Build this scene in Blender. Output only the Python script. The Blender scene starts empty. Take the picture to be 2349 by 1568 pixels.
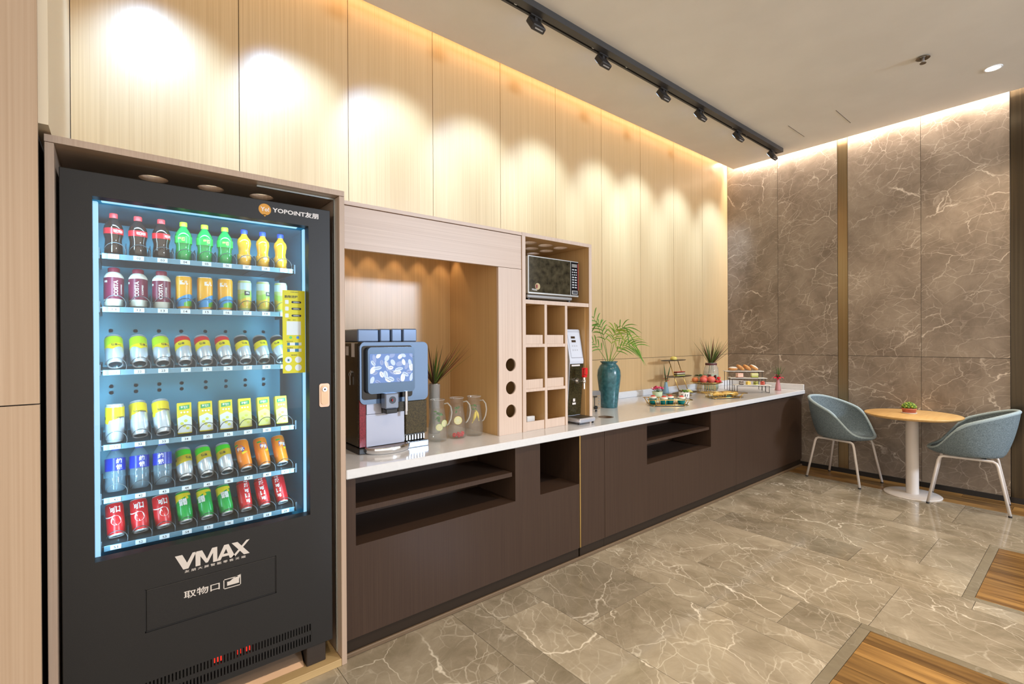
import bpy, math, random
from mathutils import Vector, Matrix
random.seed(7)
SC = bpy.context.scene
COL = SC.collection
PI = math.pi

# ---------------------------------------------------------------- camera
YAW, PITCH, ROLL = math.radians(50.681), math.radians(-0.131), math.radians(-0.319)
CAMH = 1.5
cam_d = bpy.data.cameras.new('camera')
cam_d.sensor_width = 36.0
cam_d.lens = 1109.09 / 2349 * 36.0
cam_d.clip_start = 0.05
cam = bpy.data.objects.new('camera', cam_d)
COL.objects.link(cam)
_f = Vector((math.cos(YAW) * math.cos(PITCH), math.sin(YAW) * math.cos(PITCH), math.sin(PITCH)))
_r = Vector((math.sin(YAW), -math.cos(YAW), 0))
_u = _r.cross(_f)
_r2 = _r * math.cos(ROLL) + _u * math.sin(ROLL)
_u2 = -_r * math.sin(ROLL) + _u * math.cos(ROLL)
M = Matrix((_r2, _u2, -_f)).transposed().to_4x4()
M.translation = (0, 0, CAMH)
cam.matrix_world = M
SC.camera = cam

# ---------------------------------------------------------------- light and exposure
SC.view_settings.view_transform = 'Standard'
SC.view_settings.look = 'None'
SC.view_settings.gamma = 1.0
SC.view_settings.use_curve_mapping = False
SC.view_settings.exposure = 0.18
W = bpy.data.worlds.new('world')
SC.world = W
W.use_nodes = True
W.node_tree.nodes['Background'].inputs[0].default_value = (1.0, 0.91, 0.81, 1)
W.node_tree.nodes['Background'].inputs[1].default_value = 1.6

SPOT_W, COVE_WOOD_W, COVE_STONE_W, DOWN_W, WINDOW_W, CASE_W = 112, 9, 70, 95, 420, 3.1
WARM = (1.0, 0.67, 0.38)
SOFT = (1.0, 0.82, 0.62)
COOL = (0.40, 0.64, 1.0)

def light(name, kind, loc, energy, color, target=None, parent=None, **kw):
    d = bpy.data.lights.new(name, kind)
    d.energy = energy
    d.color = color
    for k, v in kw.items():
        setattr(d, k, v)
    o = bpy.data.objects.new(name, d)
    COL.objects.link(o)
    o.location = loc
    if target is not None:
        o.rotation_euler = (Vector(target) - Vector(loc)).to_track_quat('-Z', 'Y').to_euler()
    if parent is not None:
        o.parent = parent
    return o

CEIL = 3.72
# warm strips hidden in the ceiling slots, along the wood wall and along the stone wall
light('cove_light_wood', 'AREA', (3.0, 3.075, 3.845), COVE_WOOD_W, WARM, (3.0, 3.15, 3.35), shape='RECTANGLE', size=6.3, size_y=0.05)
light('cove_light_stone', 'AREA', (6.262, 1.1, 3.845), COVE_STONE_W, (1.0, 0.88, 0.77), (6.305, 1.1, 3.35), shape='RECTANGLE', size=4.0, size_y=0.05)
# daylight from the glazed side of the hall, far behind the camera
light('window_daylight', 'AREA', (5.6, -6.0, 3.1), WINDOW_W, (0.62, 0.78, 1.0), (2.0, 2.4, 1.4), shape='RECTANGLE', size=1.0, size_y=0.7)

# ---------------------------------------------------------------- materials
def new_mat(name):
    m = bpy.data.materials.new(name)
    m.use_nodes = True
    nt = m.node_tree
    b = nt.nodes['Principled BSDF']
    return m, nt, b

def setp(b, **kw):
    for k, v in kw.items():
        n = {'color': 'Base Color', 'rough': 'Roughness', 'metal': 'Metallic', 'coat': 'Coat Weight', 'coatr': 'Coat Roughness',
             'spec': 'Specular IOR Level', 'trans': 'Transmission Weight', 'ior': 'IOR', 'sss': 'Subsurface Weight',
             'emit': 'Emission Strength', 'emitc': 'Emission Color', 'sheen': 'Sheen Weight', 'alpha': 'Alpha'}[k]
        if k in ('color', 'emitc'):
            v = (v[0], v[1], v[2], 1)
        b.inputs[n].default_value = v

def srgb(r, g, b):
    def f(c):
        c /= 255.0
        return c / 12.92 if c <= 0.04045 else ((c + 0.055) / 1.055) ** 2.4
    return (f(r), f(g), f(b))

_simple = {}
def mat(name, color, rough=0.5, metal=0.0, **kw):
    if name in _simple:
        return _simple[name]
    m, nt, b = new_mat(name)
    setp(b, color=color, rough=rough, metal=metal, **kw)
    _simple[name] = m
    return m

def noisy(name, c1, c2, scale=(8, 8, 8), rough=0.5, detail=4, bump=0.0, lo=0.35, hi=0.65, vary=0.0, **kw):
    """two-tone procedural grain on object coordinates"""
    if name in _simple:
        return _simple[name]
    m, nt, b = new_mat(name)
    N = nt.nodes; L = nt.links
    tc = N.new('ShaderNodeTexCoord'); mp = N.new('ShaderNodeMapping'); mp.inputs['Scale'].default_value = scale
    L.new(tc.outputs['Object'], mp.inputs['Vector'])
    oi = N.new('ShaderNodeObjectInfo'); mul = N.new('ShaderNodeMath'); mul.operation = 'MULTIPLY'; mul.inputs[1].default_value = 37.0
    L.new(oi.outputs['Random'], mul.inputs[0])
    nz = N.new('ShaderNodeTexNoise'); nz.noise_dimensions = '4D'
    nz.inputs['Scale'].default_value = 1.0; nz.inputs['Detail'].default_value = detail
    L.new(mp.outputs[0], nz.inputs['Vector']); L.new(mul.outputs[0], nz.inputs['W'])
    cr = N.new('ShaderNodeValToRGB')
    cr.color_ramp.elements[0].position = lo; cr.color_ramp.elements[0].color = (*c1, 1)
    cr.color_ramp.elements[1].position = hi; cr.color_ramp.elements[1].color = (*c2, 1)
    L.new(nz.outputs['Fac'], cr.inputs[0])
    if vary:
        hs = N.new('ShaderNodeHueSaturation'); vr = N.new('ShaderNodeMapRange')
        vr.inputs['To Min'].default_value = 1.0 - vary; vr.inputs['To Max'].default_value = 1.0 + vary
        L.new(oi.outputs['Random'], vr.inputs['Value']); L.new(vr.outputs[0], hs.inputs['Value'])
        L.new(cr.outputs[0], hs.inputs['Color']); L.new(hs.outputs[0], b.inputs['Base Color'])
    else:
        L.new(cr.outputs[0], b.inputs['Base Color'])
    if bump:
        bp = N.new('ShaderNodeBump'); bp.inputs['Strength'].default_value = bump; bp.inputs['Distance'].default_value = 0.002
        L.new(nz.outputs['Fac'], bp.inputs['Height']); L.new(bp.outputs[0], b.inputs['Normal'])
    setp(b, rough=rough, **kw)
    _simple[name] = m
    return m

def wood(name, axis='Z', c1=(0.50, 0.315, 0.135), c2=(0.66, 0.445, 0.22), rough=0.42, **kw):
    s = {'X': (1.0, 150, 150), 'Y': (150, 1.0, 150), 'Z': (150, 150, 1.0)}[axis]
    return noisy(name, c1, c2, s, rough, detail=4, bump=0.03, lo=0.20, hi=0.80, **kw)

def marble(name, dark, light_, vein, rough, scale=1.0, vary=0.06, **kw):
    if name in _simple:
        return _simple[name]
    m, nt, b = new_mat(name)
    N = nt.nodes; L = nt.links
    tc = N.new('ShaderNodeTexCoord')
    oi = N.new('ShaderNodeObjectInfo')
    mul = N.new('ShaderNodeMath'); mul.operation = 'MULTIPLY'; mul.inputs[1].default_value = 53.0
    L.new(oi.outputs['Random'], mul.inputs[0])
    mp = N.new('ShaderNodeMapping'); mp.inputs['Scale'].default_value = (scale, scale, scale)
    mp.inputs['Rotation'].default_value = (0.5, 0.4, 0.6)
    L.new(tc.outputs['Object'], mp.inputs['Vector'])
    cmb = N.new('ShaderNodeCombineXYZ')
    for k_ in range(3): L.new(mul.outputs[0], cmb.inputs[k_])
    L.new(cmb.outputs[0], mp.inputs['Location'])
    def noise(sc, det, dist=0.0, vec=None, rgh=0.5):
        n = N.new('ShaderNodeTexNoise')
        n.inputs['Scale'].default_value = sc; n.inputs['Detail'].default_value = det
        n.inputs['Distortion'].default_value = dist; n.inputs['Roughness'].default_value = rgh
        L.new(vec or mp.outputs[0], n.inputs['Vector'])
        return n
    base = noise(2.4, 12, 0.5, rgh=0.70)
    cr = N.new('ShaderNodeValToRGB')
    cr.color_ramp.elements[0].position = 0.36; cr.color_ramp.elements[0].color = (*dark, 1)
    cr.color_ramp.elements[1].position = 0.66; cr.color_ramp.elements[1].color = (*light_, 1)
    L.new(base.outputs['Fac'], cr.inputs[0])
    out = cr.outputs[0]
    # coordinates bent by noise, so that the cell borders wander like cracks
    wn = noise(1.6, 5, 0.0, rgh=0.6)
    sub = N.new('ShaderNodeVectorMath'); sub.operation = 'SUBTRACT'; sub.inputs[1].default_value = (0.5, 0.5, 0.5)
    L.new(wn.outputs['Color'], sub.inputs[0])
    # (cells per metre, bend, vein width, strength, coming and going)
    for sc, bend, wd, st, lo, hi in ((1.10, 0.42, 0.0075, 0.95, 0.48, 0.58), (2.3, 0.32, 0.008, 0.75, 0.45, 0.58), (5.2, 0.22, 0.016, 0.50, 0.42, 0.60), (12.0, 0.14, 0.045, 0.30, 0.42, 0.62)):
        scl = N.new('ShaderNodeVectorMath'); scl.operation = 'SCALE'; scl.inputs['Scale'].default_value = bend
        L.new(sub.outputs[0], scl.inputs[0])
        add = N.new('ShaderNodeVectorMath'); add.operation = 'ADD'
        L.new(mp.outputs[0], add.inputs[0]); L.new(scl.outputs[0], add.inputs[1])
        st_ = N.new('ShaderNodeMapping'); st_.inputs['Scale'].default_value = (1.0, 0.62, 1.35); st_.inputs['Rotation'].default_value = (0.4, 0.2, 0.5)
        L.new(add.outputs[0], st_.inputs['Vector'])
        vo = N.new('ShaderNodeTexVoronoi'); vo.feature = 'DISTANCE_TO_EDGE'
        vo.inputs['Scale'].default_value = sc
        L.new(st_.outputs[0], vo.inputs['Vector'])
        mr = N.new('ShaderNodeMapRange'); mr.inputs['From Min'].default_value = 0.0; mr.inputs['From Max'].default_value = wd
        mr.inputs['To Min'].default_value = st; mr.inputs['To Max'].default_value = 0.0
        L.new(vo.outputs['Distance'], mr.inputs['Value'])
        g = noise(1.7 + sc * 0.35, 4)
        mg = N.new('ShaderNodeMapRange'); mg.inputs['From Min'].default_value = lo; mg.inputs['From Max'].default_value = hi
        L.new(g.outputs['Fac'], mg.inputs['Value'])
        mm = N.new('ShaderNodeMath'); mm.operation = 'MULTIPLY'
        L.new(mr.outputs[0], mm.inputs[0]); L.new(mg.outputs[0], mm.inputs[1])
        mx = N.new('ShaderNodeMix'); mx.data_type = 'RGBA'
        L.new(mm.outputs[0], mx.inputs['Factor']); L.new(out, mx.inputs[6]); mx.inputs[7].default_value = (*vein, 1)
        out = mx.outputs[2]
    # slabs differ a little from one another
    hs = N.new('ShaderNodeHueSaturation'); vr = N.new('ShaderNodeMapRange')
    vr.inputs['To Min'].default_value = 1.0 - vary; vr.inputs['To Max'].default_value = 1.0 + vary
    L.new(oi.outputs['Random'], vr.inputs['Value']); L.new(vr.outputs[0], hs.inputs['Value']); L.new(out, hs.inputs['Color'])
    L.new(hs.outputs[0], b.inputs['Base Color'])
    setp(b, rough=rough, **kw)
    _simple[name] = m
    return m

def emit(name, color, strength):
    if name in _simple:
        return _simple[name]
    m, nt, b = new_mat(name)
    setp(b, color=(0, 0, 0), emitc=color, emit=strength, rough=0.5)
    _simple[name] = m
    return m

def clear(name, tint=(1, 1, 1), rough=0.02, body=0.0, bodyc=(1, 1, 1), ior=1.45):
    """thin clear glass or plastic: see-through, Fresnel gloss, an optional touch of milky body"""
    if name in _simple:
        return _simple[name]
    m = bpy.data.materials.new(name); m.use_nodes = True
    nt = m.node_tree; N = nt.nodes; L = nt.links
    N.clear()
    o = N.new('ShaderNodeOutputMaterial')
    t = N.new('ShaderNodeBsdfTransparent'); t.inputs[0].default_value = (*tint, 1)
    g = N.new('ShaderNodeBsdfGlossy'); g.inputs['Roughness'].default_value = rough
    lw = N.new('ShaderNodeLayerWeight'); lw.inputs['Blend'].default_value = 0.5
    pw = N.new('ShaderNodeMath'); pw.operation = 'POWER'; pw.inputs[1].default_value = 3.5
    fr = N.new('ShaderNodeMath'); fr.operation = 'MULTIPLY_ADD'; fr.inputs[1].default_value = 0.65 * (ior - 1) / 0.5; fr.inputs[2].default_value = 0.035 * (ior - 1) / 0.5
    L.new(lw.outputs['Facing'], pw.inputs[0]); L.new(pw.outputs[0], fr.inputs[0])
    src = t.outputs[0]
    if body:
        d = N.new('ShaderNodeBsdfDiffuse'); d.inputs[0].default_value = (*bodyc, 1)
        mx0 = N.new('ShaderNodeMixShader'); mx0.inputs[0].default_value = body
        L.new(t.outputs[0], mx0.inputs[1]); L.new(d.outputs[0], mx0.inputs[2]); src = mx0.outputs[0]
    mx = N.new('ShaderNodeMixShader')
    L.new(fr.outputs[0], mx.inputs[0]); L.new(src, mx.inputs[1]); L.new(g.outputs[0], mx.inputs[2])
    L.new(mx.outputs[0], o.inputs[0])
    _simple[name] = m
    return m

WOODV = wood('ash_veneer_upright', 'Z', coat=0.45, coatr=0.27)
WOODH = wood('ash_veneer_lengthwise_lit', 'X', c1=(0.54, 0.40, 0.31), c2=(0.70, 0.56, 0.46))  # cool frontal light is put into this pinkish wood colour
WOODP = wood('ash_veneer_lit_pale', 'Z', c1=(0.54, 0.40, 0.31), c2=(0.70, 0.56, 0.46))  # same wood, upright grain, with the cool light painted in
WOODIN = wood('ash_veneer_lamplit', 'Z', c1=(0.50, 0.30, 0.12), c2=(0.62, 0.40, 0.18))  # warm lamplight inside the units is put into this wood colour
WOODFR = wood('brown_veneer_frame', 'Z', c1=(0.40, 0.28, 0.20), c2=(0.50, 0.37, 0.27))
STONE = marble('grey_brown_marble_wall', (0.165, 0.124, 0.090), (0.30, 0.24, 0.182), (0.66, 0.57, 0.47), 0.42)
STONEF = marble('polished_grey_marble_floor', (0.235, 0.19, 0.125), (0.42, 0.355, 0.255), (0.78, 0.70, 0.56), 0.13, vary=0.17, coat=0.3, coatr=0.06)
GROUT = mat('dark_grout', (0.05, 0.045, 0.04), 0.8)
PLASTER = noisy('ceiling_paint', (0.70, 0.67, 0.62), (0.74, 0.71, 0.66), (3, 3, 3), 0.85)
OAK = noisy('brown_oak_planks', (0.14, 0.065, 0.016), (0.38, 0.205, 0.058), (26, 2.0, 26), 0.3, detail=6, vary=0.28, coat=0.2, coatr=0.15)
BRONZE = noisy('brushed_bronze', (0.30, 0.22, 0.12), (0.36, 0.27, 0.16), (120, 120, 0.6), 0.28, metal=0.95)
BRONZED = noisy('dark_bronze_door', (0.055, 0.040, 0.024), (0.085, 0.062, 0.036), (120, 120, 0.6), 0.25, metal=0.8)
DARKLAM = noisy('dark_brown_laminate', (0.046, 0.026, 0.017), (0.058, 0.034, 0.022), (220, 220, 2.0), 0.45, spec=0.22)
BLACKTRIM = mat('black_skirting', (0.012, 0.010, 0.009), 0.35)
QUARTZ = noisy('white_quartz_worktop', (0.66, 0.665, 0.67), (0.69, 0.69, 0.695), (60, 60, 60), 0.18, coat=0.4, coatr=0.06)
CREAM = mat('cream_paint', (0.72, 0.60, 0.42), 0.6)
BLACK = mat('black_plastic', (0.012, 0.012, 0.013), 0.35)
BLACKG = mat('glossy_black', (0.008, 0.008, 0.010), 0.07)
CHROME = mat('chrome', (0.75, 0.75, 0.76), 0.12, 1.0)
STEEL = mat('brushed_steel', (0.60, 0.60, 0.62), 0.32, 1.0)
WHITEP = mat('white_plastic', (0.80, 0.81, 0.83), 0.35)
GOLD = mat('gold_wire', (0.75, 0.50, 0.16), 0.28, 1.0)
GLASS = clear('clear_glass', (0.97, 0.985, 0.98), ior=1.5)

# ---------------------------------------------------------------- mesh builder
class MB:
    def __init__(self, origin=(0, 0, 0)):
        self.v = []; self.f = []; self.mi = []; self.sm = []
        self.B = Matrix.Translation(-Vector(origin))
        self.T = self.B.copy()
        self.m = 0
    def at(self, loc=(0, 0, 0), rot=(0, 0, 0), scale=(1, 1, 1)):
        from mathutils import Euler
        self.T = self.B @ Matrix.LocRotScale(Vector(loc), Euler(rot), Vector(scale))
        return self
    def mat(self, i):
        self.m = i
        return self
    def add(self, vs, fs, smooth=False):
        o = len(self.v)
        self.v += [tuple(self.T @ Vector(p)) for p in vs]
        self.f += [tuple(i + o for i in f) for f in fs]
        self.mi += [self.m] * len(fs)
        self.sm += [smooth] * len(fs)
        return self
    def box(self, x0, x1, y0, y1, z0, z1):
        vs = [(x, y, z) for x in (x0, x1) for y in (y0, y1) for z in (z0, z1)]
        return self.add(vs, [(0, 1, 3, 2), (4, 6, 7, 5), (0, 4, 5, 1), (2, 3, 7, 6), (0, 2, 6, 4), (1, 5, 7, 3)])
    def bbox(self, x0, x1, y0, y1, z0, z1, b=0.004):
        """box with chamfered edges"""
        b = min(b, (x1 - x0) / 2.01, (y1 - y0) / 2.01, (z1 - z0) / 2.01)
        vs = []
        for sx in (0, 1):
            for sy in (0, 1):
                for sz in (0, 1):
                    X = x1 if sx else x0; Y = y1 if sy else y0; Z = z1 if sz else z0
                    dx = -b if sx else b; dy = -b if sy else b; dz = -b if sz else b
                    vs += [(X, Y + dy, Z + dz), (X + dx, Y, Z + dz), (X + dx, Y + dy, Z)]
        def I(sx, sy, sz, k): return (sx * 4 + sy * 2 + sz) * 3 + k
        fs = []
        for s in (0, 1):
            q = [I(s, 0, 0, 0), I(s, 0, 1, 0), I(s, 1, 1, 0), I(s, 1, 0, 0)]; fs.append(tuple(q if s == 0 else q[::-1]))
            q = [I(0, s, 0, 1), I(1, s, 0, 1), I(1, s, 1, 1), I(0, s, 1, 1)]; fs.append(tuple(q if s == 0 else q[::-1]))
            q = [I(0, 0, s, 2), I(0, 1, s, 2), I(1, 1, s, 2), I(1, 0, s, 2)]; fs.append(tuple(q if s == 0 else q[::-1]))
        for a in (0, 1):
            for c in (0, 1):
                fs.append((I(0, a, c, 1), I(1, a, c, 1), I(1, a, c, 2), I(0, a, c, 2)))
                fs.append((I(a, 0, c, 0), I(a, 1, c, 0), I(a, 1, c, 2), I(a, 0, c, 2)))
                fs.append((I(a, c, 0, 0), I(a, c, 1, 0), I(a, c, 1, 1), I(a, c, 0, 1)))
        for sx in (0, 1):
            for sy in (0, 1):
                for sz in (0, 1):
                    fs.append((I(sx, sy, sz, 0), I(sx, sy, sz, 1), I(sx, sy, sz, 2)))
        return self.add(vs, fs)
    def lathe(self, prof, n=20, caps=True, smooth=True, a0=0.0, a1=2 * PI):
        """prof: (radius, z) list, turned about local Z"""
        full = abs(a1 - a0 - 2 * PI) < 1e-6
        k = n if full else n + 1
        vs = []; fs = []
        for r, z in prof:
            for i in range(k):
                a = a0 + (a1 - a0) * i / n
                vs.append((r * math.cos(a), r * math.sin(a), z))
        for j in range(len(prof) - 1):
            for i in range(n):
                i2 = (i + 1) % k
                fs.append((j * k + i, j * k + i2, (j + 1) * k + i2, (j + 1) * k + i))
        self.add(vs, fs, smooth)
        if caps and full:
            if prof[0][0] > 1e-6:
                self.add([(prof[0][0] * math.cos(2 * PI * i / n), prof[0][0] * math.sin(2 * PI * i / n), prof[0][1]) for i in range(n)], [tuple(range(n))[::-1]])
            if prof[-1][0] > 1e-6:
                self.add([(prof[-1][0] * math.cos(2 * PI * i / n), prof[-1][0] * math.sin(2 * PI * i / n), prof[-1][1]) for i in range(n)], [tuple(range(n))])
        return self
    def cyl(self, r, z0, z1, n=20, r2=None):
        return self.lathe([(r, z0), (r if r2 is None else r2, z1)], n)
    def ell(self, rx, ry, rz, n=14, m=8, smooth=True):
        vs = [(0, 0, -rz)]
        for j in range(1, m):
            t = -PI / 2 + PI * j / m
            for i in range(n):
                a = 2 * PI * i / n
                vs.append((rx * math.cos(t) * math.cos(a), ry * math.cos(t) * math.sin(a), rz * math.sin(t)))
        vs.append((0, 0, rz))
        fs = []
        for i in range(n):
            fs.append((0, 1 + (i + 1) % n, 1 + i))
            fs.append((len(vs) - 1, 1 + (m - 2) * n + i, 1 + (m - 2) * n + (i + 1) % n))
        for j in range(m - 2):
            for i in range(n):
                fs.append((1 + j * n + i, 1 + j * n + (i + 1) % n, 1 + (j + 1) * n + (i + 1) % n, 1 + (j + 1) * n + i))
        return self.add(vs, fs, smooth)
    def tube(self, pts, r, n=8, closed=False, caps=True):
        """round tube along points; r a number or a list"""
        P = [Vector(p) for p in pts]
        R = r if isinstance(r, (list, tuple)) else [r] * len(P)
        vs = []; fs = []
        up = Vector((0, 0, 1)); prev = None
        K = len(P)
        for i, p in enumerate(P):
            if closed:
                d = P[(i + 1) % K] - P[i - 1]
            else:
                d = P[min(i + 1, K - 1)] - P[max(i - 1, 0)]
            d.normalize()
            if prev is None:
                a = d.cross(up)
                if a.length < 1e-3: a = d.cross(Vector((1, 0, 0)))
            else:
                a = prev - d * prev.dot(d)
                if a.length < 1e-6: a = d.cross(up)
            a.normalize(); prev = a
            b = d.cross(a)
            for j in range(n):
                t = 2 * PI * j / n
                vs.append(tuple(p + (a * math.cos(t) + b * math.sin(t)) * R[i]))
        for i in range(K if closed else K - 1):
            i2 = (i + 1) % K
            for j in range(n):
                fs.append((i * n + j, i * n + (j + 1) % n, i2 * n + (j + 1) % n, i2 * n + j))
        if caps and not closed:
            fs.append(tuple(range(n))[::-1]); fs.append(tuple((K - 1) * n + j for j in range(n)))
        return self.add(vs, fs, True)
    def prism(self, poly, z0, z1, smooth=False):
        """polygon in local XY pulled along Z"""
        n = len(poly)
        vs = [(x, y, z0) for x, y in poly] + [(x, y, z1) for x, y in poly]
        fs = [tuple(range(n))[::-1], tuple(range(n, 2 * n))] + [(i, (i + 1) % n, n + (i + 1) % n, n + i) for i in range(n)]
        return self.add(vs, fs, smooth)
    def rbox(self, x0, x1, z0, z1, r, y0, y1, n=5):
        """rounded rectangle in XZ, pulled along Y"""
        pts = []
        for cx_, cz_, a in ((x1 - r, z1 - r, 0), (x0 + r, z1 - r, 90), (x0 + r, z0 + r, 180), (x1 - r, z0 + r, 270)):
            for i in range(n + 1):
                t = math.radians(a + 90 * i / n)
                pts.append((cx_ + r * math.cos(t), cz_ + r * math.sin(t)))
        k = len(pts)
        vs = [(x, y0, z) for x, z in pts] + [(x, y1, z) for x, z in pts]
        fs = [tuple(range(k)), tuple(range(k, 2 * k))[::-1]] + [(i, k + i, k + (i + 1) % k, (i + 1) % k) for i in range(k)]
        return self.add(vs, fs)
    def grid(self, fn, nu, nv, smooth=True, wrapu=False):
        vs = [fn(i / nu, j / nv) for j in range(nv + 1) for i in range(nu + (0 if wrapu else 1))]
        k = nu if wrapu else nu + 1
        fs = [(j * k + i, j * k + (i + 1) % k, (j + 1) * k + (i + 1) % k, (j + 1) * k + i) for j in range(nv) for i in range(nu)]
        return self.add(vs, fs, smooth)
    def mesh(self, other, smooth=False):
        """append the faces of a Blender mesh"""
        return self.add([tuple(v.co) for v in other.vertices], [tuple(p.vertices) for p in other.polygons], smooth)
    def data(self, name, mats):
        me = bpy.data.meshes.new(name)
        me.from_pydata(self.v, [], self.f)
        for m in (mats if isinstance(mats, (list, tuple)) else [mats]):
            me.materials.append(m)
        me.polygons.foreach_set('material_index', self.mi)
        me.polygons.foreach_set('use_smooth', self.sm)
        me.update()
        return me
    def build(self, name, mats, parent=None, loc=None, rot=None):
        o = bpy.data.objects.new(name, self.data(name, mats))
        COL.objects.link(o)
        if parent is not None: o.parent = parent
        if loc is not None: o.location = loc
        if rot is not None: o.rotation_euler = rot
        return o

def place(name, me, parent=None, loc=None, rot=None):
    o = bpy.data.objects.new(name, me)
    COL.objects.link(o)
    if parent is not None: o.parent = parent
    if loc is not None: o.location = loc
    if rot is not None: o.rotation_euler = rot
    return o

def thing(name, label, cat, loc=(0, 0, 0), rz=0.0, group=None, rot=None):
    o = bpy.data.objects.new(name, None)
    COL.objects.link(o)
    o.empty_display_size = 0.05
    o.location = loc
    o.rotation_euler = rot if rot is not None else (0, 0, rz)
    return tag(o, label, cat, group)

def tag(o, label, cat, group=None):
    o['label'] = label; o['category'] = cat
    if group: o['group'] = group
    return o

def struct(o, label=None):
    o['kind'] = 'structure'
    if label: o['label'] = label
    return o

def fix_normals(o):
    import bmesh
    bm = bmesh.new(); bm.from_mesh(o.data)
    bmesh.ops.remove_doubles(bm, verts=bm.verts[:], dist=1e-6)
    bmesh.ops.recalc_face_normals(bm, faces=bm.faces[:])
    bm.to_mesh(o.data); bm.free()
    return o

def carve(o, cutter_mb):
    """cut real holes into an object and keep the result as its mesh"""
    c = cutter_mb.build('cutter', o.data.materials[0], o.parent)
    fix_normals(c); fix_normals(o)
    md = o.modifiers.new('holes', 'BOOLEAN'); md.object = c; md.operation = 'DIFFERENCE'; md.solver = 'EXACT'
    dg = bpy.context.evaluated_depsgraph_get(); dg.update()
    me = bpy.data.meshes.new_from_object(o.evaluated_get(dg))
    o.modifiers.clear()
    o.data = me
    bpy.data.objects.remove(c)
    return o

def paint_walls(o, m):
    """give the upright faces (edges and hole walls) of a board their own material"""
    o.data.materials.append(m); k = len(o.data.materials) - 1
    for f in o.data.polygons:
        if abs(f.normal.z) < 0.5: f.material_index = k
    return o

_txt = {}
def text_mesh(s, size=1.0, bold=0.0, align='CENTER', space=1.0):
    """lettering as a flat mesh in local XY, centred on its own box"""
    key = (s, size, bold, align, space)
    if key in _txt:
        return _txt[key]
    c = bpy.data.curves.new('lettering', 'FONT')
    c.body = s; c.size = size; c.offset = bold; c.align_x = align; c.space_character = space
    c.resolution_u = 2
    o = bpy.data.objects.new('lettering', c); COL.objects.link(o)
    dg = bpy.context.evaluated_depsgraph_get(); dg.update()
    me = bpy.data.meshes.new_from_object(o.evaluated_get(dg))
    bpy.data.objects.remove(o)
    xs = [v.co.x for v in me.vertices] or [0]; ys = [v.co.y for v in me.vertices] or [0]
    if align == 'CENTER':
        cx_ = (min(xs) + max(xs)) / 2
    else:
        cx_ = min(xs)
    cy_ = (min(ys) + max(ys)) / 2
    for v in me.vertices:
        v.co.x -= cx_; v.co.y -= cy_
    _txt[key] = me
    return me

def fit_text(s, w, h, bold=0.0):
    """lettering scaled to a w x h box, as (verts, faces) in XY"""
    me = text_mesh(s, 1.0, bold)
    xs = [v.co.x for v in me.vertices]; ys = [v.co.y for v in me.vertices]
    sx = w / max(1e-6, max(xs) - min(xs)); sy = h / max(1e-6, max(ys) - min(ys))
    return [(v.co.x * sx, v.co.y * sy) for v in me.vertices], [tuple(p.vertices) for p in me.polygons]

def text_front(mb, s, cx_, z, w, h, y, bold=0.0):
    """write on a face that looks towards -Y"""
    vs, fs = fit_text(s, w, h, bold)
    mb.add([(cx_ + a, y, z + b) for a, b in vs], fs)

# ---------------------------------------------------------------- setting: floor
YW, XE = 3.166, 6.32
PATCH_A = (3.84, 4.87, -0.62, 0.47)
PATCH_B = (1.90, 2.99, -0.62, 0.757)
mb = MB(); mb.box(-5, 7.5, -7, 3.4, -0.12, -0.012)
floor = struct(mb.build('floor', GROUT), 'polished grey brown marble tile floor with wood inlays')

def minus(rects, hole):
    out = []
    hx0, hx1, hy0, hy1 = hole
    for x0, x1, y0, y1 in rects:
        if x1 <= hx0 or x0 >= hx1 or y1 <= hy0 or y0 >= hy1:
            out.append((x0, x1, y0, y1)); continue
        if x0 < hx0: out.append((x0, hx0, y0, y1))
        if x1 > hx1: out.append((hx1, x1, y0, y1))
        a, b = max(x0, hx0), min(x1, hx1)
        if y1 > hy1: out.append((a, b, hy1, y1))
        if y0 < hy0: out.append((a, b, y0, hy0))
    return [r for r in out if r[1] - r[0] > 0.01 and r[3] - r[2] > 0.01]

def slab(name, r, m, parent, z0=-0.012, z1=0.0, gap=0.0011):
    x0, x1, y0, y1 = r
    cx_, cy_ = (x0 + x1) / 2, (y0 + y1) / 2
    b = MB(); b.box(x0 + gap - cx_, x1 - gap - cx_, y0 + gap - cy_, y1 - gap - cy_, z0, z1)
    return b.build(name, m, parent, (cx_, cy_, 0))

BORD = 0.05
holeA = (PATCH_A[0] - BORD, PATCH_A[1] + BORD, PATCH_A[2], PATCH_A[3] + BORD)
holeB = (PATCH_B[0] - BORD, PATCH_B[1] + BORD, PATCH_B[2], PATCH_B[3] + BORD)
STRIP_X = 5.90
TL = 0.9525
kinds = ((0.0, 0.16, 1.413), (0.16, 0.48, 1.095), (0.48, 1.12, 0.778))
for c in range(-2, 5):
    for a, b, j in kinds:
        x0, x1 = 1.42 + 1.12 * c + a, 1.42 + 1.12 * c + b
        if x0 >= STRIP_X - 0.01: continue
        x1 = min(x1, STRIP_X)
        k0 = math.ceil((-0.62 - j) / TL) - 1
        for k in range(k0, 3):
            y0, y1 = max(j + k * TL, -0.62), min(j + (k + 1) * TL, 2.40)
            if y1 - y0 < 0.02: continue
            for r in minus(minus([(x0, x1, y0, y1)], holeA), holeB):
                slab('tile', r, STONEF, floor)
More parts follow.
